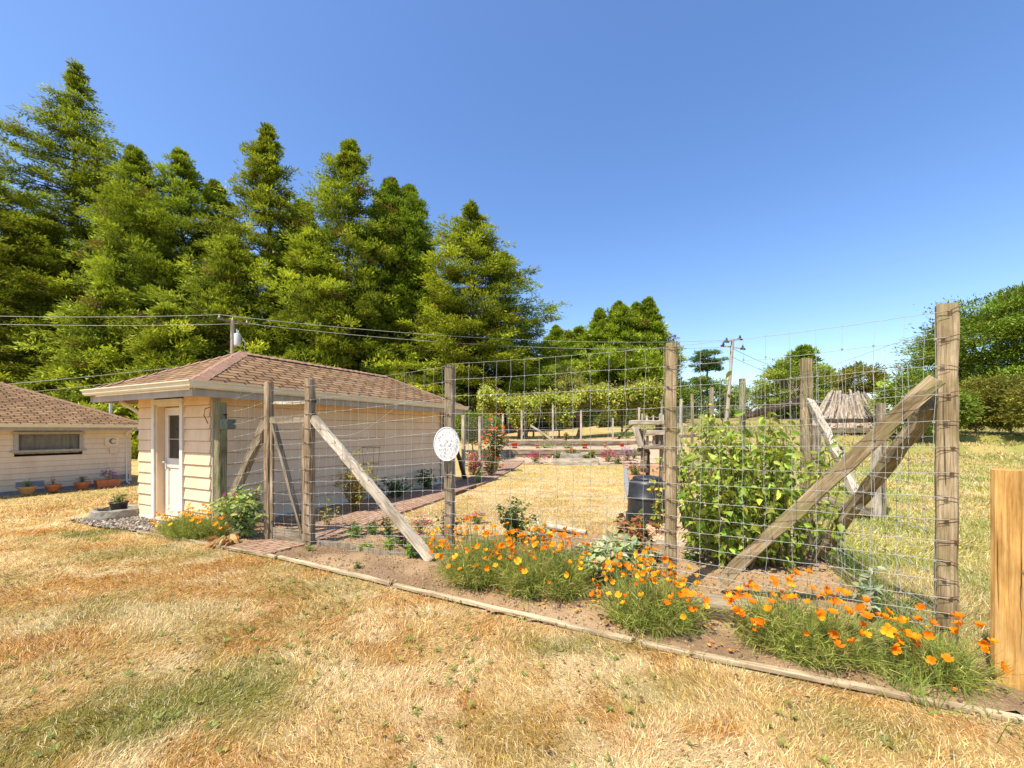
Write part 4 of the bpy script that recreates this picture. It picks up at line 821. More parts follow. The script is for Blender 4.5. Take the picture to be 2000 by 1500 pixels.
# ================================================================ trees
def conifer(name, label, px, top, d, Rm, seed, cb=.03, style='puff', nb=None, group='tall conifers behind the buildings', tone=(1, 1, 1), pw=.55, bare=None, z0=None, q=1.0, leafL=.36):
    rng = np.random.default_rng(seed)
    x = (px - 1000) / F * d; y = d; zb = float(gz(x, y)) if z0 is None else z0
    H = EYE + (HY - top) / F * d - zb
    t = thing(name, label, 'tree', (x, y, zb), group); o = np.array([x, y, zb])
    # trunk
    b = MB(); hh = np.linspace(0, 1, 12); wob = np.column_stack([np.sin(hh * 5 + seed) * .12, np.cos(hh * 4 + seed) * .12, hh * H * .985]); wob[0, :2] = 0
    tr = max(.14, H * .014); b.tube(o + wob - [0, 0, .2], tr * (1 - hh * .93), 8); 
    nb = int((nb or H * 11) * 1.5); h = cb + (1 - cb) * (1 - rng.random(nb) ** .86); h[:4] = [.97, .99, .95, .93]
    az = np.arange(nb) * 2.39996 + rng.normal(0, .35, nb); tt = (h - cb) / (1 - cb)
    lob = 1 + .22 * np.sin(az * 2 + seed) + .15 * np.sin(az * 3 + h * 9 + seed * 1.7) + .07 * np.sin(h * 31 + seed) + .05 * np.sin(h * 57 + az * 2)
    ln = Rm * (1 - tt) ** pw * np.minimum(1, .55 + tt * 2.2) * np.minimum(1, (1 - tt) * 4) ** .5 * lob * np.where(tt > .6, rng.uniform(.5, 1.3, nb), rng.uniform(.65, 1.15, nb)) + .22
    el = np.clip(np.interp(tt, [0, .4, .8, 1], [-.22, .02, .28, .8]) + rng.normal(0, .17, nb), -.6, 1.15)
    if style == 'layer': el = np.interp(tt, [0, .5, .85, 1], [-.18, -.02, .25, .9]) + rng.normal(0, .06, nb)
    ca, sa = np.cos(az), np.sin(az); out = np.column_stack([ca, sa, np.zeros(nb)]); lat = np.column_stack([-sa, ca, np.zeros(nb)])
    def bp(i, s):
        r = ln[i] * s
        return o + np.column_stack([np.interp(h[i], hh, wob[:, 0]), np.interp(h[i], hh, wob[:, 1]), h[i] * H]) + out[i] * (r * np.cos(el[i]))[:, None] + up * (r * np.sin(el[i]) + ln[i] * (-.16 * s ** 1.5 + .20 * s ** 3))[:, None]
    for i in np.nonzero(ln > Rm * .3)[0][::2]:
        ii = np.full(4, i); b.tube(bp(ii, np.linspace(0, .85, 4)), np.linspace(.05, .012, 4) * (H / 25 + .2), 3, False)
    b.build('trunk', 'bark', t)
    # foliage sprays along the branches
    ns = np.maximum(3, (ln * (.85 if style == 'puff' else 1.7) * q).astype(int)); I = np.repeat(np.arange(nb), ns); s = rng.uniform(.12, 1.02, len(I)) ** .6
    pos = bp(I, s); side = rng.choice([-1, 1], len(I)) * rng.random(len(I)) ** .8; wid = ln[I] * .30 * (1.08 - s) + .12
    pos = pos + lat[I] * (side * wid)[:, None] + rng.normal(0, .10, pos.shape)
    bd = unit(out[I] + lat[I] * (side * .9)[:, None] + up * (el[I] * .5 + (.25 if style == 'puff' else -.05))[:, None])
    kq = 62 if style == 'puff' else 30; J = np.repeat(np.arange(len(I)), kq); n = len(J)
    rad = np.array([.40, .40, .27]) if style == 'puff' else np.array([.42, .42, .09])
    v = unit(rng.normal(0, 1, (n, 3))) * (rng.random(n) ** .5)[:, None]; v[:, 2] = np.abs(v[:, 2]) * 1.15 - .3
    size = np.repeat(np.exp(rng.normal(0, .28, len(I))), kq)[:, None] * (.34 + .66 * np.minimum(1, ln[I][J] / 2.4))[:, None]
    P = pos[J] + v * rad * 1.75 * size - up * (np.abs((v * bd[J]).sum(1)) * .25 * (1 if style == 'puff' else .3))[:, None] * size
    D = unit(bd[J] * .7 + v * .8 + rng.normal(0, .45 if style == 'puff' else .35, (n, 3)))
    N = unit(v * (1.0 if style == 'puff' else .5) + up * .9 + rng.normal(0, .35, (n, 3)))
    L = leafL * rng.uniform(.55, 1.2, n); Wd = L * rng.uniform(.24, .36, n)
    inner = np.array([.055, .092, .014]); tip = np.array([.35, .405, .04])  # new growth tips are paler; dark gaps and bright tuft tops painted in too
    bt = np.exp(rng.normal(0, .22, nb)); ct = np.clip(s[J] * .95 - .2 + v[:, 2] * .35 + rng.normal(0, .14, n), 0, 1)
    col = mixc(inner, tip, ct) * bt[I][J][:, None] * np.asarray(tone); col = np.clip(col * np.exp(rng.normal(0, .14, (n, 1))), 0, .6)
    br = rng.random(len(I)) < .025; col[br[J]] = np.array([.20, .12, .045])
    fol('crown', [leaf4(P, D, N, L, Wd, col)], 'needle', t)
    return t
TR = [
 ('spruce_tree', 'tallest tree of all, spruce with open layered branches above the house', 150, 128, 43, 9.2, 1, dict(style='layer', cb=.05, pw=.70, q=1.2, nb=440, tone=(.98, 1.0, .95))),
 ('spruce_tree', 'bushy spruce cut by the left edge of the photo', -25, 335, 38, 7.8, 2, dict(style='layer', cb=.02, q=1.2, tone=(1.0, .97, .9))),
 ('redwood_tree', 'redwood with blunt top just right of the tallest spruce', 262, 298, 40, 7.0, 3, dict(pw=.52, tone=(.98, 1.02, .95))),
 ('redwood_tree', 'evenly pointed redwood left of the transformer pole', 352, 300, 41, 6.8, 4, dict(pw=.52, tone=(.95, 1.02, .9))),
 ('redwood_tree', 'short dark redwood in the gap left of the transformer pole', 425, 362, 45, 6.6, 5, dict(pw=.5, tone=(.7, .8, .8))),
 ('redwood_tree', 'ragged topped redwood directly behind the shed peak', 528, 250, 41, 7.2, 6, dict(pw=.66, tone=(1.0, .98, .95))),
 ('redwood_tree', 'lower bushy redwood behind the transformer pole', 455, 468, 37, 6.2, 7, dict(pw=.55, tone=(1.06, 1.06, .95))),
 ('redwood_tree', 'pale green redwood with twin top above the shed ridge', 682, 276, 40, 6.8, 8, dict(pw=.54, tone=(1.05, 1.08, .95))),
 ('redwood_tree', 'slim dark redwood with bare reddish trunk right of the twin topped one', 760, 355, 43, 4.8, 9, dict(cb=.34, pw=.5, tone=(.72, .85, .8))),
 ('redwood_tree', 'dark redwood on the right edge of the main grove', 800, 368, 45, 4.4, 10, dict(cb=.30, pw=.5, tone=(.62, .78, .75))),
 ('redwood_tree', 'low yellow green redwood between shed ridge and grove', 612, 455, 38, 6.0, 11, dict(pw=.55, tone=(1.1, 1.1, .95))),
 ('hemlock_tree', 'broad light green conifer standing apart right of the grove', 922, 404, 41, 8.2, 12, dict(style='layer', cb=.04, pw=.62, q=1.25, nb=330, tone=(1.08, 1.06, .9))),
 ('hemlock_tree', 'darker conifer behind the right shoulder of the broad one', 988, 500, 45, 8.0, 13, dict(style='layer', cb=.06, pw=.55, tone=(.82, .92, .85))),
 ('redwood_tree', 'low bushy conifer just above the house roof', 205, 560, 33, 4.6, 14, dict(pw=.5, tone=(1.08, 1.08, .95))),
 ('redwood_tree', 'small yellowish conifer leaning over the shed roof', 325, 600, 32, 3.6, 15, dict(pw=.5, tone=(1.15, 1.12, .95))),
 ('redwood_tree', 'dark filler conifer in the shade deep inside the grove', 590, 400, 50, 6.5, 16, dict(pw=.5, tone=(.5, .62, .65), leafL=.6)),  # dark tone here and below paints inner grove shade into the needles
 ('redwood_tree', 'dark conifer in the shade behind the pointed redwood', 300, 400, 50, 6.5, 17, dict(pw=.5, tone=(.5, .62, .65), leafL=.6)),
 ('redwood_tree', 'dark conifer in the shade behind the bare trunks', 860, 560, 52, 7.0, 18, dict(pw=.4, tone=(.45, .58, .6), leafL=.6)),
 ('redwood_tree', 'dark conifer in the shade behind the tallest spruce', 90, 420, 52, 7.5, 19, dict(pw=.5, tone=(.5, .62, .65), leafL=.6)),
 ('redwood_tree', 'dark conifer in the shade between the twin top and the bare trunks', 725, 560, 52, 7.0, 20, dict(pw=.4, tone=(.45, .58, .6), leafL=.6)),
]
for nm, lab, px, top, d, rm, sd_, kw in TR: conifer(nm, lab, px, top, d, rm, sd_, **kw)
FAR = [(1085, 640, 62, 3.0, 'slim conifer leftmost of the distant clump'), (1108, 652, 60, 2.6, 'blunt short conifer second from the left in the distant clump'), (1130, 642, 63, 2.2, 'thin spiky conifer with sparse top in the distant clump'),
 (1172, 610, 62, 3.6, 'pointed conifer left of the distant clump centre'), (1210, 595, 60, 4.4, 'densest conifer at the centre of the distant clump'), (1243, 598, 63, 3.2, 'narrow conifer right of the distant clump centre'),
 (1266, 588, 61, 3.6, 'tallest conifer at the right of the distant clump'), (1285, 640, 64, 3.4, 'grey half dead conifer on the right end of the distant clump'), (1180, 690, 55, 6.0, 'wide low conifer in front of the distant clump'), (1245, 690, 54, 5.5, 'wide low conifer right in front of the distant clump'), (1035, 700, 56, 4.6, 'dark low conifer beside the broad light green one'), (1110, 715, 58, 4.5, 'short dark conifer behind the arching yellow green tree')]
for k, (px, top, d, rm, lab) in enumerate(FAR):
    conifer('fir_tree', lab, px, top, d, rm * 1.25, 40 + k, pw=.62, group='distant conifers beyond the arbour', tone=(1.0, 1.06, .95) if k != 7 else (1.6, 1.45, 3.0), leafL=.5, q=1.0, nb=int(190 + rm * 20))

def clumps(rng, c, r, n, shell=.55):
    v = rng.normal(0, 1, (n, 3)); v = unit(v); k = (shell + (1 - shell) * rng.random(n)) ** .8
    return np.asarray(c) + v * k[:, None] * np.asarray(r), v
def broad(name, label, cat, c, r, n, L, col, seed, group=None, ncl=60, crad=.28, trunk=.12, m='leaf', Wr=.5, droop=.0, flat=0, zmin=None, parts=None, cut=None, mtrunk='pale_bark', stems=1, up_n=.5, hue=.12, big=False, lobes=0):
    """leafy crown: clumps spread through the volume, many small leaves in each clump"""
    rng = np.random.default_rng(seed); c = np.asarray(c, float); r = np.asarray(r, float); zb = float(gz(c[0], c[1]))
    t = thing(name, label, cat, (c[0], c[1], zb), group)
    cc, cv = clumps(rng, c, r * .86, ncl)
    if flat: cc[:, 2] = c[2] + (cc[:, 2] - c[2])
    if lobes: cc = c + (cc - c) * (1 + lobes * np.sin(cv[:, 0:1] * 5 + seed) * np.cos(cv[:, 2:3] * 6 + cv[:, 1:2] * 4) + lobes * .8 * np.sin(cv[:, 2:3] * 13 + cv[:, 0:1] * 7))
    if cut is not None: k = cc[:, 2] > cut; cc, cv = cc[k], cv[k]
    k = rng.integers(0, len(cc), n); cr = crad * r.mean() * rng.uniform(.6, 1.35, len(cc))
    off = rng.normal(0, .55, (n, 3)); off *= np.array([1, 1, .7 if not flat else .35]); P = cc[k] + off * cr[k][:, None]
    if zmin is not None: P[:, 2] = np.maximum(P[:, 2], zmin + rng.random(n) * .05)
    D = unit(unit(P - c) * .7 + unit(off) * .6 + rng.normal(0, .5, (n, 3)) - up * droop)
    N = unit(up * up_n + unit(off) * .5 + rng.normal(0, .55, (n, 3)))
    LL = L * rng.uniform(.6, 1.2, n); tone = np.exp(rng.normal(0, .2, len(cc)))
    cl = jitcol(rng, col, n, .16, hue) * tone[k][:, None]
    b = MB()
    for q in range(stems):
        a = rng.uniform(0, 6.28); f = np.array([c[0] + math.cos(a) * r[0] * .12 * (stems > 1), c[1] + math.sin(a) * r[1] * .12 * (stems > 1), zb - .02])
        tp = c + [math.cos(a) * r[0] * .25 * (stems > 1), math.sin(a) * r[1] * .25 * (stems > 1), r[2] * .3]; md = (f + tp) / 2 + rng.normal(0, .06 * r.mean(), 3)
        b.tube([f, md, tp], [trunk, trunk * .75, trunk * .35], 7)
    for q in rng.choice(len(cc), min(len(cc), 36), False):
        s0 = c - up * r[2] * rng.uniform(.1, .7); s0[2] = max(s0[2], zb); s0 = s0 + rng.normal(0, .08, 3) * r; b.tube([s0, (s0 + cc[q]) / 2 + rng.normal(0, .05, 3) * r, cc[q]], [trunk * .35, trunk * .25, trunk * .1], 4, False)
    b.build('trunk' if cat == 'tree' else 'stems', mtrunk, t)
    f_ = leaf8 if big else leaf4
    fol('crown' if cat == 'tree' else 'foliage', [f_(P, D, N, LL, LL * Wr * rng.uniform(.8, 1.2, n), np.clip(cl, 0, .9))], m, t)
    return t
# right hand side and middle distance
GRN = (.16, .21, .03); YG = (.26, .30, .04); OLV = (.21, .20, .035)
def wp(px, py, d): return W(px, py, d)
broad('cypress_tree', 'huge dome shaped dark green cypress filling the right edge', 'tree', wp(1985, 690, 36), (8.6, 7, 6.6), 120000, .33, (.17, .235, .03), 201, lobes=.11, ncl=430, crad=.15, trunk=.22, m='needle', Wr=.32, flat=1, up_n=1.1, mtrunk='bark')
for k, (px, py, rx, rz, lab, col) in enumerate(((1905, 790, 2.6, 2.2, 'olive bush below the left half of the big cypress', OLV), (1975, 785, 2.6, 2.5, 'rounder olive bush below the right half of the big cypress', (.19, .195, .035)), (1845, 800, 1.9, 1.7, 'low green bush behind the tall corner post', GRN), (1775, 790, 2.4, 2.8, 'bright green bush between root stump and corner post', (.20, .26, .04)), (2060, 790, 3.2, 2.4, 'olive bush cut by the right edge', OLV))):
    c = wp(px, py, 26.5 - k * .7); broad('field_bush', lab, 'bush', c, (rx * .8, 1.6, rz * .78), 15000, .18, col, 210 + k, 'bushes along the top of the field', ncl=110, crad=.2, trunk=.06, m='needle', Wr=.42)
broad('stump_bush', 'rounded bush with rusty tips growing on top of the root stump', 'bush', wp(1678, 742, 27.8), (1.75, 1.3, 1.15), 9000, .17, (.22, .22, .04), 220, ncl=70, crad=.26, trunk=.05, hue=.25)
broad('field_tree', 'rounded spreading green tree left of the root stump', 'tree', wp(1550, 760, 48), (4.9, 4, 4.0), 30000, .28, (.23, .28, .04), 221, ncl=130, crad=.18, trunk=.3, m='needle', Wr=.34, flat=1)
conifer('field_conifer', 'dark pointed conifer top rising behind the spreading green tree', 1568, 682, 54, 4.4, 222, pw=.6, group='trees across the field', tone=(.85, 1, .9), leafL=.6, q=.8)
broad('umbrella_pine', 'flat topped blue green pine left of the distant pole', 'tree', wp(1382, 705, 55), (2.6, 2.4, 1.9), 8000, .3, (.14, .21, .07), 223, ncl=42, crad=.2, trunk=.2, m='needle', Wr=.3, flat=1, mtrunk='bark')
broad('field_tree', 'bushy green tree below the flat topped pine', 'tree', wp(1375, 785, 52), (4.6, 3, 3.6), 24000, .28, (.17, .24, .04), 224, ncl=110, crad=.2, trunk=.25, m='needle', Wr=.36, flat=1)
broad('field_tree', 'pale green shrubby tree behind the distant pole', 'tree', wp(1455, 795, 58), (3.6, 3, 3.2), 15000, .28, (.24, .27, .08), 225, ncl=80, crad=.2, trunk=.2, m='needle', Wr=.36)
broad('weeping_tree', 'arching yellow green tree behind the arbour', 'tree', wp(1105, 772, 44), (3.4, 2.6, 3.6), 20000, .26, (.28, .29, .06), 226, ncl=80, crad=.24, trunk=.25, m='leaf', Wr=.3, droop=1.0)
broad('field_tree', 'dark green shrubby tree closing the gap right of the arbour', 'tree', wp(1310, 790, 50), (3.6, 3, 3.4), 18000, .28, (.14, .19, .03), 227, ncl=80, crad=.2, trunk=.2, m='needle', Wr=.36)
broad('round_bush', 'round bright green bush in front of the dark board fence', 'bush', wp(925, 834, 21), (1.55, 1.2, .85), 7500, .13, (.17, .21, .03), 228, ncl=70, crad=.22, trunk=.04)
for k, (px, py, d, rx, rz) in enumerate(((1215, 822, 38, 2.6, 1.0), (1045, 824, 40, 3.0, 1.4), (1150, 818, 42, 4.0, 1.8), (1290, 815, 40, 3.2, 2.0), (955, 800, 40, 3.5, 3.0))):
    broad('hedge_bush', ('low yellow green bush behind the arbour posts', 'dark low bush seen under the arbour', 'dark wide bush closing the view below the vines', 'dark tall bush behind the weathered plant stand', 'dark tall bush behind the board fence')[k], 'bush', wp(px, py, d), (rx, 1.6, rz), 6000, .26, ((.15, .18, .04), (.07, .1, .03), (.05, .08, .02), (.05, .08, .02), (.05, .08, .02))[k], 230 + k, 'bushes behind the arbour', ncl=60, crad=.24, trunk=.05)
# grape arbour
ar = thing('vine_arbour', 'long leafy vine arbour across the far end of the garden', 'arbour', wp(1120, 860, 27.5) * [1, 1, 0] + [0, 0, .95])
rng = np.random.default_rng(240); n = 30000; x = rng.uniform(-2.3, 10.3, n) ; yy = rng.normal(0, .75, n) + 28.2
topz = 2.80 + 2.1 * (fbm(x * .6, yy * .3, 3, 3) - .5) + .35 * np.exp(-((x - 0) / 1.3) ** 2) + .04 * x + .9 * (fbm(x * 2.2, yy * 2, 14) - .5)
th = .35 + 1.35 * sst(.33, .7, fbm(x * .9 + 5, yy * .3, 8, 5)) + .15 + .4 * sst(3.5, 6, x)
z = EYE + topz - rng.random(n) ** 1.6 * th - .5 + rng.normal(0, .06, n)
P = np.column_stack([x, yy, z]); D = rdir(rng, n, -.35); N = unit(np.column_stack([rng.normal(0, .5, n), rng.normal(-.3, .5, n), np.full(n, .8)])); L = .19 * rng.uniform(.6, 1.2, n)
col = jitcol(rng, (.33, .37, .055), n, .28, .15); rd = rng.random(n) < .05; col[rd] = jitcol(rng, (.28, .16, .05), rd.sum(), .2)
n2 = 900; x2 = rng.uniform(-2.2, 10, n2); zz = EYE + 2.6 - .5 + 2.1 * (fbm(x2 * .6, 28 * .3 + 0 * x2, 3, 3) - .5) + .04 * x2 + rng.uniform(0, .65, n2) ** 1.5
P2_ = np.column_stack([x2, rng.normal(28, .5, n2), zz + .25]); 
fol('vines', [leaf4(P, D, N, L, L * .75, col), leaf4(P2_, rdir(rng, n2, .5), rdir(rng, n2), .16, .1, jitcol(rng, (.26, .22, .06), n2, .2))], 'leaf', ar)
for k, (px, w_) in enumerate(((1042, .13), (1092, .1), (1215, .12), (1290, .12))): p = wp(px, 850, 28); board('arbour_post', (p[0], 28, .9), (p[0], 28, 3.4), w_, w_, 'dark_wood', ar, (1, 0, 0), 241 + k)
for q, zz in ((27.4, 3.15), (28.9, 3.15)): board('arbour_beam', (-2.2, q, zz), (10, q, zz + .3), .12, .10, 'dark_wood', ar, (0, 0, 1), 246)
for px in (1130, 1024, 1012):
    p = wp(px, 850, 28); b = MB(); h_ = np.linspace(0, 1, 8); b.tube(np.column_stack([p[0] + .12 * np.sin(h_ * 6 + px), 28 + .1 * np.cos(h_ * 5), .85 + h_ * 2.3]), .17 - .08 * h_, 8)
    for e in (-1, 1): b.tube([(p[0], 28, 2.3), (p[0] + .5 * e, 27.9, 2.8), (p[0] + 1.1 * e, 27.8, 3.2)], [.09, .07, .05], 6)
    b.build('vine_trunk', 'bark', ar)

# ================================================================ garden plants near the camera
def flower_head(kind, seed):
    """small blossom mesh, base at the origin, opening towards +z"""
    rng = np.random.default_rng(seed); V = []; Fq = []; C = []; n = 0
    np_, R_, cup = {'poppy': (4, .034, .75), 'open': (4, .038, .35), 'bud': (4, .021, 1.6), 'rose': (9, .035, .8), 'pom': (14, .016, .5)}[kind]
    for q in range(np_):
        a = q * 6.283 / np_ + rng.normal(0, .12) if kind != 'pom' else rng.uniform(0, 6.283)
        for i in range(4):
            for j in range(4):
                s = i / 3; u = (j / 3 - .5) * (1.55 if np_ == 4 else 1.0) * (.35 + .65 * math.sin(math.pi * min(1, s * .75 + .12)))
                rr = R_ * (s ** .8) * (1 if kind != 'rose' else (.4 + .6 * (q % 3) / 2)); z_ = R_ * cup * s ** 1.7 + rng.normal(0, .0012) + (R_ * .25 * abs(u) * s)
                V.append((rr * math.cos(a + u), rr * math.sin(a + u), z_)); C.append(s)
        g = n + np.array([[i * 4 + j, i * 4 + j + 1, i * 4 + j + 5, i * 4 + j + 4] for i in range(3) for j in range(3)]); Fq.append(g); n += 16
    return np.array(V), np.concatenate(Fq), np.array(C)
FM = {}
def fmesh(kind, col, seed):
    k = (kind, col, seed)
    if k not in FM:
        V, f, s = flower_head(kind, seed); c = mixc(np.asarray(col) * np.array([.95, .62, .8]), np.asarray(col), s)
        FM[k] = np_mesh(kind + '_flower', V, [f], c, True); FM[k].materials.append(MT['petal'])
    return FM[k]
ORG = ((.82, .27, .006), (.84, .34, .008), (.78, .22, .005)); YEL = ((.84, .44, .015), (.86, .52, .03))
def flower(par, p, d, kind, col, sc=1, rng=None, nm='flower'):
    o = bpy.data.objects.new(nm, fmesh(kind, col, int(rng.integers(0, 3)))); COL.objects.link(o); o.parent = par
    q = Vector(tuple(d)).to_track_quat('Z', 'Y').to_matrix().to_4x4() @ Matrix.Rotation(rng.uniform(0, 6.28), 4, 'Z') @ Matrix.Diagonal((sc, sc, sc, 1))
    o.matrix_local = Matrix.Translation(Vector(tuple(map(float, p))) - par.location) @ q; return o
def poppies(label, c, rx, ry, ang, nbase, nstr, H, nfl, seed, cols=ORG, lean=(0, 0), yel=0.0, sc=.82, crowns=None, nm='poppy_plant', group='orange poppy clumps', big=0):
    rng = np.random.default_rng(seed); t = thing(nm, label, 'poppy', (c[0], c[1], float(gz(*c))), group)
    ca, sa = math.cos(ang), math.sin(ang); k = np.sqrt(rng.random(nbase)); a = rng.uniform(0, 6.283, nbase)
    bx_, by_ = k * rx * np.cos(a) * .8, k * ry * np.sin(a) * .8
    B = np.column_stack([c[0] + bx_ * ca - by_ * sa, c[1] + bx_ * sa + by_ * ca]); B = np.column_stack([B, gz(B[:, 0], B[:, 1])])
    outv = np.column_stack([B[:, 0] - c[0], B[:, 1] - c[1], np.zeros(nbase)])
    I = rng.integers(0, nbase, nstr); D = rng.normal(0, 1, (nstr, 3)); D[:, 2] = np.abs(D[:, 2]) * .9 + .75; D[:, :2] *= .75
    D = unit(D + outv[I] * .7 + np.array([lean[0], lean[1], 0])); Ls = H * rng.uniform(.35, 1.15, nstr)
    P = B[I] + rng.normal(0, .022, (nstr, 3)) * [1, 1, 0]
    col = mixc(np.array([.19, .255, .05]), np.array([.37, .39, .09]), rng.random(nstr)) * np.exp(rng.normal(0, .2, (nstr, 1))); dry = rng.random(nstr) < .12; col[dry] = (.42, .32, .13)
    st = ribbons(P, D, Ls, rng.uniform(.003, .0055, nstr) * 1.25, col, rng.uniform(.05, .4, nstr), 3, rng)
    # feathery leaflets along the stalks
    m = nstr * 5; J = rng.integers(0, nstr, m); s = rng.uniform(.15, .85, m); b_ = .2
    Q = P[J] + D[J] * (Ls[J] * s)[:, None] - up * (b_ * Ls[J] * s * s)[:, None]; D2 = unit(D[J] * .7 + rng.normal(0, .6, (m, 3)))
    lf_ = ribbons(Q, D2, H * rng.uniform(.08, .22, m), rng.uniform(.003, .006, m), np.clip(col[J] * rng.uniform(.75, 1.25, (m, 1)), 0, 1), rng.uniform(0, .5, m), 2, rng)
    fol('foliage', [st, lf_], 'blade', t)
    # flower stalks with one head each
    sd = MB(); cnt = 0
    k = np.sqrt(rng.random(nfl)); a = rng.uniform(0, 6.283, nfl); fx, fy = k * (rx + H * .42) * np.cos(a), k * (ry + H * .36) * np.sin(a); SP_ = []
    for q in range(nfl):
        j = int(rng.integers(0, nbase)); 
        tp = np.array([c[0] + fx[q] * ca - fy[q] * sa + lean[0] * H * .6, c[1] + fx[q] * sa + fy[q] * ca + lean[1] * H * .6, 0]); edge = k[q]
        j = int(np.argmin(np.hypot(B[:, 0] - tp[0], B[:, 1] - tp[1]) + rng.random(nbase) * .1))
        tp[2] = float(gz(tp[0], tp[1])) + H * (1.12 - .55 * edge ** 2) * rng.uniform(.72, 1.14); mid = B[j] * .45 + tp * .55; mid[2] = tp[2] * .6; mid += rng.normal(0, .02, 3)
        sd.tube([B[j], mid, tp], [.0026, .0022, .0018], 4, False); dd = unit(unit(tp - mid) * .6 + rng.normal(0, .45, 3) + [-.2, -.2, .35])
        cl = (YEL if rng.random() < yel else cols); kind = rng.choice(['poppy', 'open', 'bud'], p=[.62, .22, .16]); flower(t, tp, dd, str(kind), cl[int(rng.integers(0, len(cl)))], sc * rng.uniform(.8, 1.15), rng)
    sd.build('flower_stalks', 'stem_green' if 'stem_green' in MT else 'stem', t); return t
mat('stem_green', [(.3, (.13, .18, .05)), (.7, (.22, .26, .08))], 30, rough=.7, bmp=0)
fa = -.42
poppies('orange poppy clump closest to the plaque post', (-.32, 4.36), .36, .30, fa, 24, 3000, .56, 95, 301, yel=.25)
poppies('tallest orange poppy clump in front of the pale lawn log', (.32, 4.06), .36, .30, fa, 24, 3000, .56, 95, 307, yel=.25)
poppies('orange poppy clump below the middle fence post', (1.12, 3.40), .27, .22, fa, 22, 2900, .48, 90, 302, yel=.35, lean=(.05, -.05))
poppies('orange poppy clump leaning over the dark boards under the brace', (2.10, 2.93), .38, .18, fa - .1, 30, 3500, .46, 92, 303, yel=.1, lean=(.12, 0))
poppies('small straggly orange poppy at the foot of the tall corner post', (2.72, 2.60), .10, .12, fa, 12, 900, .38, 22, 304, yel=.15, lean=(.15, 0))
poppies('orange poppy patch below the white shed door', (-4.85, 6.22), .72, .24, fa, 30, 5200, .38, 62, 305, cols=((.84, .38, .03), (.86, .46, .06), (.82, .33, .02)), yel=.5, sc=.85)
poppies('small yellow poppy tuft left of the plaque post', (-.98, 5.32), .26, .16, fa, 8, 700, .26, 16, 306, cols=YEL, yel=1)

def plant(name, label, cat, c, r, n, L, col, seed, group=None, fl=None, nfl=0, fcol=None, fsc=1, Wr=.45, ns=10, droop=.2, big=True, tall=1.0, m='leaf', hue=.14, spike=False, col2=None):
    """multi stemmed garden plant; leaves grow off its stems. c is the ground point"""
    rng = np.random.default_rng(seed); c = np.asarray(c, float); c = np.array([c[0], c[1], float(gz(c[0], c[1]))]); r = np.asarray(r, float)
    t = thing(name, label, cat, c, group); b = MB(); P = []; D = []; tips = []
    per = max(1, n // ns); 
    for q in range(ns):
        a = q * 2.4 + rng.normal(0, .4); k = math.sqrt((q + .5) / ns); hh = r[2] * (1 - .45 * k * k) * rng.uniform(.8, 1.08)
        tp = c + [r[0] * k * math.cos(a), r[1] * k * math.sin(a), hh]; md = c + (tp - c) * [.35, .35, .55] + rng.normal(0, .03, 3) * r; f = c + [r[0] * .12 * math.cos(a), r[1] * .12 * math.sin(a), 0]
        b.tube([f, md, tp], [.006 * r[2] + .002, .004 * r[2] + .0015, .0015], 5, False); tips.append((tp, unit(tp - md)))
        s = rng.uniform(.12, 1.0, per) ** .8; w0, w1, w2 = (1 - s) ** 2, 2 * s * (1 - s), s ** 2
        p = f * w0[:, None] + (2 * md - (f + tp) / 2) * w1[:, None] + tp * w2[:, None]; d = unit(rng.normal(0, 1, (per, 3)) * [1, 1, .5] + unit(tp - f) * .35 - up * droop)
        P.append(p + d * (r[:2].mean() * .10 * rng.random(per))[:, None]); D.append(d)
    b.build('stems', 'stem', t); P = np.concatenate(P); D = np.concatenate(D); nn = len(P)
    N = unit(up * .8 + rng.normal(0, .55, (nn, 3))); LL = L * rng.uniform(.55, 1.2, nn); cl = jitcol(rng, col, nn, .2, hue)
    if col2 is not None: k = rng.random(nn) < .3; cl[k] = jitcol(rng, col2, k.sum(), .2, hue)
    fol('foliage', [(leaf8 if big else leaf4)(P, D, N, LL, LL * Wr, np.clip(cl, 0, .9))], m, t)
    if fl:
        if nfl > 40 or spike:
            k = rng.integers(0, ns, nfl); T = np.array([x[0] for x in tips]); Pq = T[k] + rng.normal(0, 1, (nfl, 3)) * [r[0] * .22, r[1] * .22, r[2] * .12]
            V, f, s = flower_head('pom', 1); V = V * fsc; allV = (Pq[:, None] + V[None]).reshape(-1, 3); allF = (np.arange(nfl)[:, None, None] * len(V) + f[None]).reshape(-1, 4)
            cc_ = np.repeat(jitcol(rng, fcol, nfl, .2, .2), len(V), 0); fol('blossoms', [(allV, allF, cc_)], 'petal', t)
        else:
            for q in range(nfl):
                tp, d = tips[int(rng.integers(0, ns))]; flower(t, tp + rng.normal(0, 1, 3) * [r[0] * .3, r[1] * .3, r[2] * .12] * (q >= ns), unit(d + rng.normal(0, .3, 3) + [-.1, -.3, .2]), fl, tuple(fcol), fsc * rng.uniform(.8, 1.2), rng)
    return t
def gp2(px, py): return G(px, py)
MAG = (.55, .04, .28); PNK = (.62, .22, .38); LILAC = (.45, .22, .5)
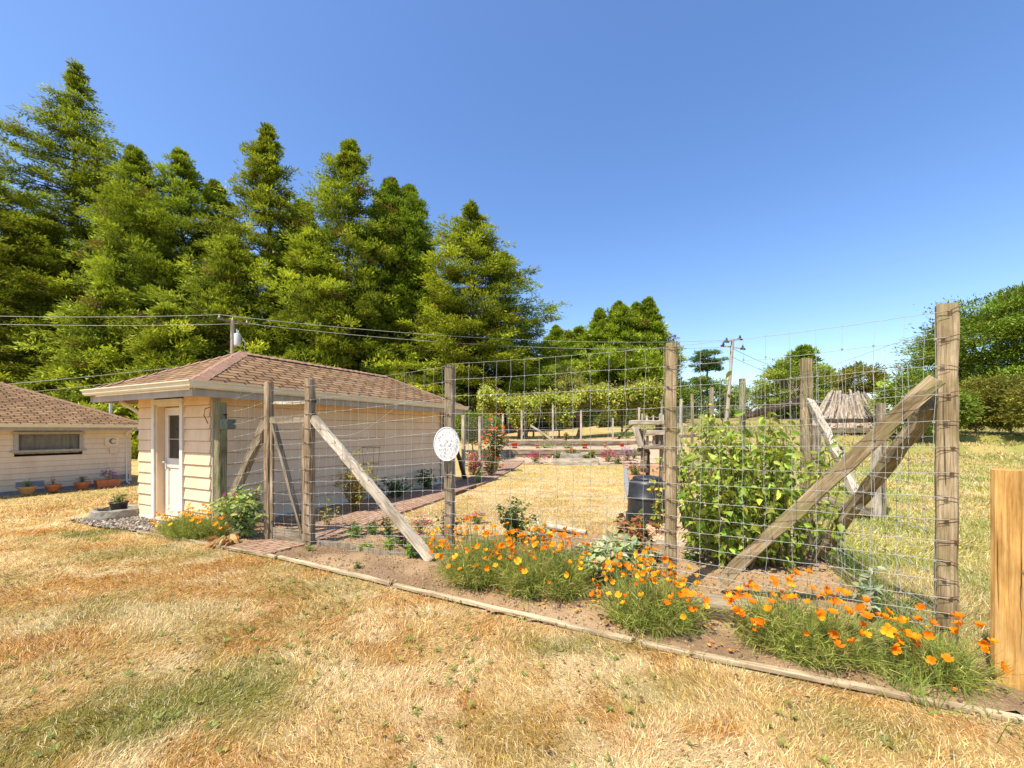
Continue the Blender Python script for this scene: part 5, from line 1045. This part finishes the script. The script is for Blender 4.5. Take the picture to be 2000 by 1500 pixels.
# big shrub behind the brace
rng = np.random.default_rng(320); sh = thing('leafy_shrub', 'large leafy shrub with drooping leaves behind the long timber brace', 'shrub', (2.75, 4.75, 0))
b = MB(); Pl = []; Dl = []
for q in range(70):
    a = rng.uniform(0, 6.283); k = math.sqrt(rng.random()); c0, hs0 = ((np.array([2.62, 4.82, 0.0]), 1.0), (np.array([3.2, 4.75, 0.0]), .86), (np.array([2.5, 5.0, 0.0]), .8))[int(rng.choice(3, p=[.50, .34, .16]))]; f = c0 + [.22 * k * math.cos(a), .22 * k * math.sin(a), 0]
    tp = c0 + [.66 * k * math.cos(a) - .02, .48 * k * math.sin(a), hs0 * (2.2 - .65 * k ** 2) * rng.uniform(.5, 1.08)]; md = f * .45 + tp * .55 + np.array([.1 * math.cos(a), .1 * math.sin(a), -.05]) * k + rng.normal(0, .05, 3)
    s = np.linspace(0, 1, 7)[:, None]; cur = f * (1 - s) ** 2 + (2 * md - (f + tp) / 2) * 2 * s * (1 - s) + tp * s ** 2; b.tube(cur, np.linspace(.010, .003, 7), 5, False)
    for _ in range(int(rng.integers(34, 74))):
        s = rng.uniform(.15, 1.0); p = f * (1 - s) ** 2 + (2 * md - (f + tp) / 2) * 2 * s * (1 - s) + tp * s ** 2; d = unit(rng.normal(0, 1, 3) * [1, 1, .4] - [0, 0, .55]); Pl.append(p + d * .03 + rng.normal(0, .05, 3)); Dl.append(d)
b.build('stems', 'stem', sh); Pl = np.array(Pl); Dl = np.array(Dl); n = len(Pl); LL = .104 * rng.uniform(.4, 1.25, n)
fol('foliage', [leaf8(Pl, Dl, unit(up * .6 + rng.normal(0, .6, (n, 3))), LL, LL * .52, jitcol(rng, (.25, .32, .045), n, .30, .14), .35)], 'leaf', sh)
plant('climbing_plant', 'lanky climber with yellowing leaves beside the middle post', 'shrub', (2.2, 6.2), (.16, .16, 1.2), 120, .10, (.26, .32, .06), 321, col2=(.40, .36, .06), ns=7, droop=.6)
# grey leaved poppies and roses in the bed
plant('lettuce_poppy', 'pale grey green lettuce leaved poppy beside the middle post', 'plant', (1.0, 4.32), (.55, .42, .46), 1300, .105, (.36, .43, .20), 330, ns=26, droop=.1, col2=(.52, .54, .36), Wr=.5)
plant('lettuce_poppy', 'leafy green poppy with purple blooms by the rust coloured gate post', 'plant', (-3.92, 5.98), (.46, .32, .84), 1300, .10, (.34, .42, .13), 331, fl='rose', nfl=5, fcol=(.42, .12, .30), fsc=1.25, ns=15, col2=(.32, .38, .2))
plant('lettuce_poppy', 'pale spindly poppy outside the side fence plank', 'plant', (2.98, 3.42), (.14, .12, .48), 110, .09, (.34, .38, .22), 332, ns=5)
plant('wilted_leaves', 'heap of wilted brown leaves at the foot of the purple flowered poppy', 'plant', (-3.95, 5.70), (.20, .10, .18), 70, .15, (.42, .24, .09), 333, ns=8, droop=.8, col2=(.55, .42, .25))
plant('rose_bush', 'green rose bush at the near edge of the garden lawn', 'rose bush', (.02, 5.75), (.36, .3, .66), 760, .065, (.13, .19, .05), 334, ns=16, Wr=.6, col2=(.2, .2, .05))
plant('dead_poppy', 'tall bleached poppy stalks beside the green rose bush', 'plant', (.32, 5.2), (.2, .16, .52), 230, .085, (.42, .43, .22), 335, ns=8, droop=.4)
plant('red_leaf_rose', 'rose with coppery red leaves in front of the compost bin', 'rose bush', (1.45, 4.95), (.34, .22, .72), 200, .10, (.30, .12, .045), 336, ns=9, Wr=.62, col2=(.16, .2, .05))
plant('rose_bush', 'thin rose bush left of the plaque post with reddish tips', 'rose bush', (-.95, 6.1), (.30, .22, .44), 330, .055, (.15, .17, .05), 337, ns=10, Wr=.6, col2=(.26, .13, .06))
plant('rose_bush', 'dusky low rose between the pale poppy and the middle post', 'rose bush', (1.42, 4.45), (.30, .22, .42), 300, .075, (.17, .15, .06), 338, ns=10, Wr=.6, col2=(.34, .22, .22))
# small bedding plants between gate and plaque
for k, (px, py, rx, hz, col, lab, fl_) in enumerate(((692, 1052, .16, .26, (.20, .33, .05), 'lush green seedling clump leftmost under the slanting brace', None), (726, 1046, .14, .22, (.17, .28, .05), 'green clump with dark heads second under the slanting brace', None), (715, 1078, .10, .13, (.24, .36, .05), 'smallest lime green seedling near the brown edging', None),
        (762, 1084, .13, .30, (.25, .38, .05), 'tall lime green seedling in front of the dark red flowers', None), (804, 1092, .10, .24, (.24, .37, .05), 'lime green seedling closest to the foot of the brace', None), (757, 1046, .10, .28, (.14, .2, .05), 'thin plant with dark red spikes in the bed', ((.22, .015, .04), 20)),
        (788, 1068, .15, .26, (.16, .2, .06), 'wine red flowering plant beside the slanting brace', ((.28, .03, .09), 26)), (822, 1044, .17, .24, (.18, .27, .06), 'bright magenta flower cluster under the brace', (MAG, 60)), (930, 1022, .18, .18, (.22, .28, .08), 'pale pink flower patch right of the plaque post', (PNK, 50)),
        (700, 1112, .06, .10, (.2, .25, .08), 'tiny spiky weed on the bare soil', None), (605, 1078, .07, .09, (.22, .32, .05), 'tiny green weed at the foot of the right gate post', None), (1350, 1098, .12, .16, (.15, .24, .06), 'low plant with white flowers by the chip edging', ((.7, .6, .62), 30)))):
    c = gp2(px, py); plant('bedding_plant', lab, 'plant', c, (rx, rx * .8, hz), 260 if rx > .08 else 60, .06, col, 340 + k, 'bedding plants in the gate bed', fl='pom' if fl_ else None, nfl=fl_[1] if fl_ else 0, fcol=fl_[0] if fl_ else None, fsc=1.0, ns=9, Wr=.28, big=False, spike=True)
# along the shed
plant('golden_shrub', 'yellow leaved shrub growing against the shed wall', 'shrub', (-3.05, 8.0), (.50, .34, 1.15), 900, .085, (.30, .27, .05), 360, ns=22, Wr=.45, col2=(.40, .27, .06), droop=.1)
plant('shade_shrub', 'dark low shrub in the shade at the middle of the shed wall', 'shrub', (-2.75, 9.6), (.5, .25, .55), 420, .09, (.08, .13, .04), 361, ns=14)
plant('shade_shrub', 'dark low shrub in the shade near the shed downspout', 'shrub', (-2.3, 10.9), (.4, .25, .6), 380, .09, (.08, .14, .04), 362, ns=12)
plant('gate_sprout', 'thin pale sprout seen through the gate mesh', 'plant', (-3.05, 6.75), (.22, .14, .5), 60, .07, (.36, .33, .08), 363, ns=6)
# beyond
plant('rose_bush', 'tall rose bush covered in orange blooms beside the path', 'rose bush', wp(965, 900, 15.8), (.62, .5, 1.95), 1500, .10, (.12, .16, .04), 370, ns=26, fl='rose', nfl=40, fcol=(.75, .20, .05), fsc=2.0, Wr=.6, col2=(.22, .15, .05))
plant('rose_bush', 'low dusky rose bush in front of the tall orange rose', 'rose bush', wp(958, 918, 14.2), (.5, .4, .85), 700, .08, (.14, .14, .05), 371, ns=14, fl='rose', nfl=8, fcol=(.55, .12, .04), fsc=1.6, Wr=.6, col2=(.25, .13, .06))
plant('rose_bush', 'salmon coloured rose left of the tall orange rose', 'rose bush', wp(922, 920, 14.6), (.42, .4, .75), 500, .08, (.34, .13, .08), 372, ns=12, fl='rose', nfl=22, fcol=(.66, .22, .16), fsc=2.0, Wr=.6)
plant('pink_flowers', 'magenta flower spike plant below the salmon rose', 'plant', wp(935, 928, 13.2), (.3, .25, .55), 300, .07, (.16, .24, .05), 373, ns=9, fl='pom', nfl=60, fcol=MAG, fsc=1.8, spike=True, Wr=.3, big=False)
plant('green_tuft', 'bright green tuft at the shaded bend of the path', 'plant', wp(935, 938, 12.4), (.28, .25, .3), 300, .09, (.2, .32, .05), 374, ns=8, Wr=.2, big=False)
for k, (px, py, d, rx, hz, fc, nf, lab) in enumerate(((1047, 902, 19.5, .62, .5, MAG, 90, 'magenta flowers over green leaves left of the raised bed'), (1187, 895, 20, .32, .55, (.62, .03, .22), 70, 'deep crimson flowers right of the raised bed'), (1205, 900, 19.3, .4, .42, PNK, 60, 'rosy pink flowers beside the crimson ones'), (1224, 893, 20.2, .42, .6, LILAC, 80, 'tall lilac pink flowers near the plant stand'), (1240, 918, 14.5, .32, .4, (.4, .1, .2), 40, 'wine and white flowers at the foot of the plant stand'), (1238, 890, 21, .26, .6, (.2, .3, .05), 0, 'upright green plant beside the plant stand'))):
    plant('border_flowers', lab, 'plant', wp(px, py, d), (rx, .3, hz), 500, .09, (.2, .3, .05), 380 + k, 'flowers around the raised bed', fl='pom' if nf else None, nfl=nf, fcol=fc, fsc=2.6, ns=14, Wr=.3, big=False, spike=True)
for k, (x, y, rx, hz, col, lab) in enumerate(((7.0, 25.4, 1.0, .5, (.2, .32, .06), 'bright green leafy row on the upper terrace'), (7.9, 25.3, .5, .35, (.22, .28, .06), 'yellowish leafy tuft at the right end of the upper terrace'), (2.0, 23.6, .7, .25, (.3, .36, .12), 'pale seedlings on the left terrace'), (3.2, 23.6, .4, .22, (.3, .34, .12), 'pale seedlings in the middle of the terrace'), (2.15, 19.4, .18, .3, (.2, .24, .05), 'green plant in the left front corner of the raised bed'), (3.95, 20.2, .2, .35, (.24, .26, .05), 'yellow green plant in the right side of the raised bed'), (3.5, 19.3, .2, .2, (.2, .26, .05), 'small plant in the front of the raised bed'), (3.0, 20.6, .5, .2, (.22, .24, .06), 'low row of plants in the upper step of the raised bed'), (2.1, 26.2, .3, .7, (.3, .28, .05), 'small golden bush behind the back fence'), (3.3, 25.0, .18, .55, (.25, .2, .06), 'thin brown plant beside the back fence brace'))):
    t = plant('vegetable_plant', lab, 'plant', (x, y), (rx, min(rx, .3), hz), 420, .10, col, 390 + k, 'plants on the terraces', ns=12, Wr=.5, big=False)
    if 4 <= k <= 7:
        t.location.z = .24 if k != 7 else .42
# plants in the pots
for k, (p, lab, col, fc, nf, rx, hz) in enumerate(((pt1, 'blue and green plant growing in the ochre bowl', (.2, .28, .06), (.25, .3, .6), 8, .14, .22), (pt2, 'single pink flower growing in the second bowl', (.2, .24, .06), PNK, 8, .06, .3), (pt3, 'blue green plant with pink tip in the third bowl', (.14, .24, .14), (.5, .2, .4), 10, .15, .26), (pt4, 'massed pink and lilac flowers filling the long trough', (.24, .34, .05), LILAC, 130, .30, .42), (bp_ + up * .15, 'wispy plant growing in the small black pot', (.24, .26, .08), None, 0, .10, .2))):
    t = plant('potted_plant', lab, 'plant', p, (rx, min(rx, .14), hz), 220 if rx > .08 else 60, .08, col, 410 + k, 'plants in pots', fl='pom' if nf else None, nfl=nf, fcol=fc, fsc=1.5, ns=9, Wr=.25, big=False, spike=True); t.location.z = float(p[2])
# ================================================================ grass and litter (uncountable)
def grass(name, label, areas, seed, colfn=lawncol):
    rng = np.random.default_rng(seed); parts = []
    for x0, x1, y0, y1, dens, Lm, wm, mask, lean in areas:
        n = int((x1 - x0) * (y1 - y0) * dens); x = rng.uniform(x0, x1, n); y = rng.uniform(y0, y1, n); k = mask(x, y); x, y = x[k], y[k]; n = len(x)
        if not n: continue
        clump = fbm(x * 7, y * 7, 71); k = rng.random(n) < .35 + .9 * clump; x, y, clump = x[k], y[k], clump[k]; n = len(x)
        a = fbm(x * 1.1, y * 1.1, 72) * 14 + rng.normal(0, .9, n); tilt = np.abs(rng.normal(lean, .35, n)); D = np.column_stack([np.sin(tilt) * np.cos(a), np.sin(tilt) * np.sin(a), np.cos(tilt) + .12]); D = unit(D)
        c = colfn(x, y); c = c * np.exp(rng.normal(-.03, .36, (n, 1))) * np.exp(rng.normal(0, .06, (n, 3)))
        pl = rng.random(n) < .22; c[pl] = mixc(c[pl], np.array([.82, .70, .48]), .65); br = rng.random(n) < .10; c[br] = c[br] * np.array([.6, .42, .3])
        parts.append(ribbons(np.column_stack([x, y, gz(x, y) - .012 + (fbm(x * 1.3, y * 1.3, 3) - .5) * .035]), D, Lm * np.exp(rng.normal(0, .28, n)) * (.6 + .75 * clump), wm * rng.uniform(.7, 1.3, n), np.clip(c, 0, .95), rng.uniform(.1, .7, n), 2, rng))
    return tag(fol(name, parts, 'blade'), label, 'grass', kind='stuff')
def infront(x, y): return (y < np.interp(x, BX, BY) - .035)
def view(x, y, m=1.0): return (np.abs(x) < 1.27 * y + m)
def leftm(x, y):
    u, v = shedloc(x, y); sh = (u > -.1) & (v < SWID + .1) & (v > -.1) & (u < SLEN + .2)
    hw = (x - HB[0]) * HN[0] + (y - HB[1]) * HN[1]
    return ~sh & (hw < -.35) & ((infront(x, y) & (x > -7.4)) | ((v > SWID + .15) & (x < -6.4) & ~inpoly(x, y, np.array([(-7.75, 7.15), (-6.5, 6.62), (-5.8, 6.3), (-5.0, 6.55), (-6.9, 7.5), (-7.1, 8.1)]))) | ((x < -7.4) & (y < 7.4))) & view(x, y)
grass('lawn_grass', 'dry straw coloured lawn with green and rusty patches in the foreground', [
    (-4.4, 4.0, 1.55, 2.7, 14000, .046, .0036, lambda x, y: infront(x, y) & view(x, y, .6), .75), (-5.4, 3.6, 2.7, 4.0, 9000, .050, .0044, lambda x, y: infront(x, y) & view(x, y, .6), .75),
    (-8.5, 0, 4.0, 6.6, 4200, .052, .006, leftm, .75), (-14, -5, 6.2, 10.5, 900, .065, .011, leftm, .7), (-18, -6, 9.0, 17, 320, .075, .016, leftm, .7)], 501)
side_ = lambda x, y: x > np.interp(y, [0, 2.94, 5.5, 8, 10.3, 16, 26], [3.3, 3.3, 4.05, 4.65, 5.15, 6.8, 9.2])
grass('field_grass', 'rough greenish yellow grass of the open field on the right', [(3.2, 7.5, 1.7, 5, 3600, .10, .005, lambda x, y: side_(x, y) & view(x, y), .55), (3.6, 13, 5, 10, 1400, .10, .009, lambda x, y: side_(x, y) & view(x, y), .55), (4.5, 24, 10, 19, 260, .13, .018, lambda x, y: side_(x, y) & view(x, y), .5), (7, 46, 19, 38, 60, .17, .04, lambda x, y: side_(x, y) & view(x, y), .5)], 502)
grass('garden_lawn_grass', 'bleached dry grass of the lawn inside the garden', [(-2.3, 3.0, 6.1, 9.5, 1500, .05, .008, lambda x, y: inpoly(x, y, LAWN), .8), (-1.6, 5, 9.5, 19, 330, .055, .015, lambda x, y: inpoly(x, y, LAWN), .8)], 503, lambda x, y: mixc(mixc(np.array([.60, .44, .18]), np.array([.66, .52, .30]), sst(.42, .62, fbm(x * 1.5, y * .9, 80))), np.array([.42, .34, .08]), sst(.55, .75, fbm(x * .9 + 3, y * .7, 81)) * .8))
rng = np.random.default_rng(504); n = 2600; y = 4 + 14 * rng.random(n) ** 1.2; x = rng.uniform(3.5, 24, n); k = side_(x, y) & view(x, y) & (fbm(x * .6, y * .5, 90) > .44); x, y = x[k], y[k]; n = len(x)
P = np.column_stack([x, y, gz(x, y) + rng.uniform(.06, .16, n)]); tag(fol('field_wildflowers', [leaf4(P, rdir(rng, n, 0, .2), rdir(rng, n, 1.2), .035, .035, jitcol(rng, (.80, .58, .03), n, .1, .05))], 'petal'), 'scattered yellow wildflowers in the open field', 'wildflowers', kind='stuff')
# grass tufts hugging the fence foot and long weeds right of the poppies
n = 2600; x = rng.uniform(2.35, 3.9, n); y = np.interp(x, [2.35, 3.0, 3.9], [2.55, 3.0, 4.8]) + rng.normal(.02, .18, n); D = unit(np.column_stack([rng.normal(.1, .45, n), rng.normal(0, .45, n), np.full(n, 1.0)]))
tag(fol('fence_weeds', [ribbons(np.column_stack([x, y, gz(x, y)]), D, rng.uniform(.08, .36, n), rng.uniform(.004, .008, n), jitcol(rng, (.22, .28, .06), n, .25, .15), rng.uniform(.1, .6, n), 3, rng)], 'blade'), 'long green weeds along the foot of the side fence', 'weeds', kind='stuff')
n = 900; t = rng.random(n); bx = rng.uniform(-5.8, 3.0, n); by = np.interp(bx, BX, BY) + rng.normal(-.03, .03, n); D = unit(np.column_stack([rng.normal(0, .5, n), rng.normal(0, .5, n), np.full(n, .8)])); kk = fbm(bx * 2.2, by, 95) > .47; 
tag(fol('edging_grass', [ribbons(np.column_stack([bx, by, gz(bx, by)])[kk], D[kk], rng.uniform(.04, .13, kk.sum()), .005, jitcol(rng, (.30, .30, .08), kk.sum(), .25, .15), .3, 2, rng)], 'blade'), 'tufts of grass growing along the pale edging boards', 'grass', kind='stuff')
def flakes(name, label, poly, n, L, col, seed, m='chip_mat', z=.03, exclude=None, flat=.4, cat='litter', v=.25):
    rng = np.random.default_rng(seed); poly = np.array(poly, float); x = rng.uniform(poly[:, 0].min(), poly[:, 0].max(), n); y = rng.uniform(poly[:, 1].min(), poly[:, 1].max(), n); k = inpoly(x, y, poly)
    if exclude is not None: k &= ~exclude(x, y)
    x, y = x[k], y[k]; n = len(x); b = MB(); A = rng.uniform(0, 6.283, n); S = L * rng.uniform(.4, 1.4, (n, 3)); S[:, 2] *= flat; zz = gz(x, y) + z
    q = np.array([[-1, -1, -1], [1, -1, -1], [1, 1, -1], [-1, 1, -1], [-.7, -.7, 1], [.7, -.7, 1], [.7, .7, 1], [-.7, .7, 1]]) * .5
    V = q[None] * S[:, None] + rng.normal(0, .12, (n, 8, 3)) * S[:, None]; ca, sa = np.cos(A)[:, None], np.sin(A)[:, None]; V = np.stack([V[..., 0] * ca - V[..., 1] * sa + x[:, None], V[..., 0] * sa + V[..., 1] * ca + y[:, None], V[..., 2] + zz[:, None]], -1).reshape(-1, 3)
    f = np.array([[4, 5, 6, 7], [0, 1, 5, 4], [1, 2, 6, 5], [2, 3, 7, 6], [3, 0, 4, 7]]); F_ = (np.arange(n)[:, None, None] * 8 + f[None]).reshape(-1, 4)
    return tag(link(name, np_mesh(name, V, [F_], np.repeat(jitcol(rng, col, n, v, .1), 8, 0)), m), label, cat, kind='stuff')
flakes('bark_chips', 'loose pale wood chips scattered between black tubs and fence', [(1.95, 6.0), (2.05, 5.75), (2.9, 5.30), (4.0, 6.4), (4.45, 8.2), (3.2, 9.4), (2.55, 8.2)], 9000, .035, (.58, .40, .25), 510)
flakes('soil_clods', 'crumbly brown soil clods on the bare bed beside the edging', bedpoly, 34000, .013, (.44, .30, .17), 511, 'soil_mat', .026, notbed, .8)
flakes('pebbles', 'grey pebbles around the stone ring by the shed', [(-7.75, 7.15), (-6.5, 6.62), (-5.8, 6.42), (-5.0, 6.55), (-6.9, 7.5), (-7.1, 8.1)], 2600, .035, (.34, .29, .23), 512, 'chip_mat', .03, None, .7, v=.35)
flakes('fallen_petals', 'fallen orange petals and dry leaves under the poppies', [(-.9, 4.3), (.4, 3.5), (1.2, 3.05), (2.9, 2.3), (3.0, 2.7), (1.5, 3.6), (.6, 4.4)], 520, .024, (.62, .25, .06), 513, 'chip_mat', .045, None, .15, v=.3)

flakes('lawn_litter', 'small brown bits of dead leaf scattered over the dry lawn', [(-5.5, 3.2), (-1.0, 1.7), (2.6, 1.7), (1.6, 2.6), (-2.6, 4.7), (-5.5, 6.0)], 700, .018, (.24, .13, .05), 514, 'chip_mat', .03, lambda x, y: ~infront(x, y), .25, v=.4)
rng = np.random.default_rng(515); n = 900; x = rng.uniform(-5.5, 2.8, n); y = rng.uniform(1.7, 5.8, n); k = infront(x, y) & view(x, y) & (fbm(x * 1.7, y * 1.7, 97) > .55); x, y = x[k], y[k]; n = len(x); q = np.repeat(np.arange(n), 7); a = rng.uniform(0, 6.283, len(q)); D = unit(np.column_stack([np.cos(a), np.sin(a), rng.uniform(.1, .7, len(q))]))
tag(fol('lawn_weeds', [leaf4(np.column_stack([x, y, gz(x, y) + .005])[q], D, unit(up + rng.normal(0, .3, (len(q), 3))), rng.uniform(.02, .05, len(q)), rng.uniform(.008, .016, len(q)), jitcol(rng, (.22, .26, .06), len(q), .25, .15))], 'leaf'), 'low green weeds dotted through the dry lawn', 'weeds', kind='stuff')
# ================================================================ light, sky, camera
SUN_EL, SUN_AZ = R(60), math.atan2(-.72, -.69)
w = bpy.data.worlds.new('World'); SC.world = w; w.use_nodes = True; nt = w.node_tree
bg = nt.nodes['Background']; sky = nt.nodes.new('ShaderNodeTexSky'); sky.sky_type = 'NISHITA'; sky.sun_disc = False
sky.sun_elevation = SUN_EL; sky.sun_rotation = SUN_AZ; sky.altitude = 50; sky.air_density = 1.0; sky.dust_density = .9; sky.ozone_density = 1.5
hs_ = nt.nodes.new('ShaderNodeHueSaturation'); hs_.inputs['Hue'].default_value = .507; hs_.inputs['Saturation'].default_value = 1.2; nt.links.new(sky.outputs[0], hs_.inputs['Color']); nt.links.new(hs_.outputs[0], bg.inputs[0]); bg.inputs[1].default_value = .16
l = bpy.data.lights.new('sun', 'SUN'); l.energy = 5.0; l.angle = R(.53); l.color = (1, .92, .77)
so = bpy.data.objects.new('sun', l); COL.objects.link(so)
dv = Vector((math.sin(SUN_AZ) * math.cos(SUN_EL), math.cos(SUN_AZ) * math.cos(SUN_EL), math.sin(SUN_EL)))
so.rotation_euler = dv.to_track_quat('Z', 'Y').to_euler(); so.location = (-20, -20, 40)
cd = bpy.data.cameras.new('camera'); cam = bpy.data.objects.new('camera', cd); COL.objects.link(cam)
cd.sensor_width = 36; cd.lens = F / 2000 * 36; cd.shift_y = (HY - 750) / 2000; cd.clip_end = 1500; cd.clip_start = .05
cam.location = (0, 0, EYE); cam.rotation_euler = (R(90), 0, 0); SC.camera = cam
SC.view_settings.view_transform = 'Standard'; SC.view_settings.look = 'None'; SC.view_settings.gamma = 1; SC.view_settings.exposure = .70
SC.cycles.max_bounces = 6; SC.cycles.transparent_max_bounces = 4
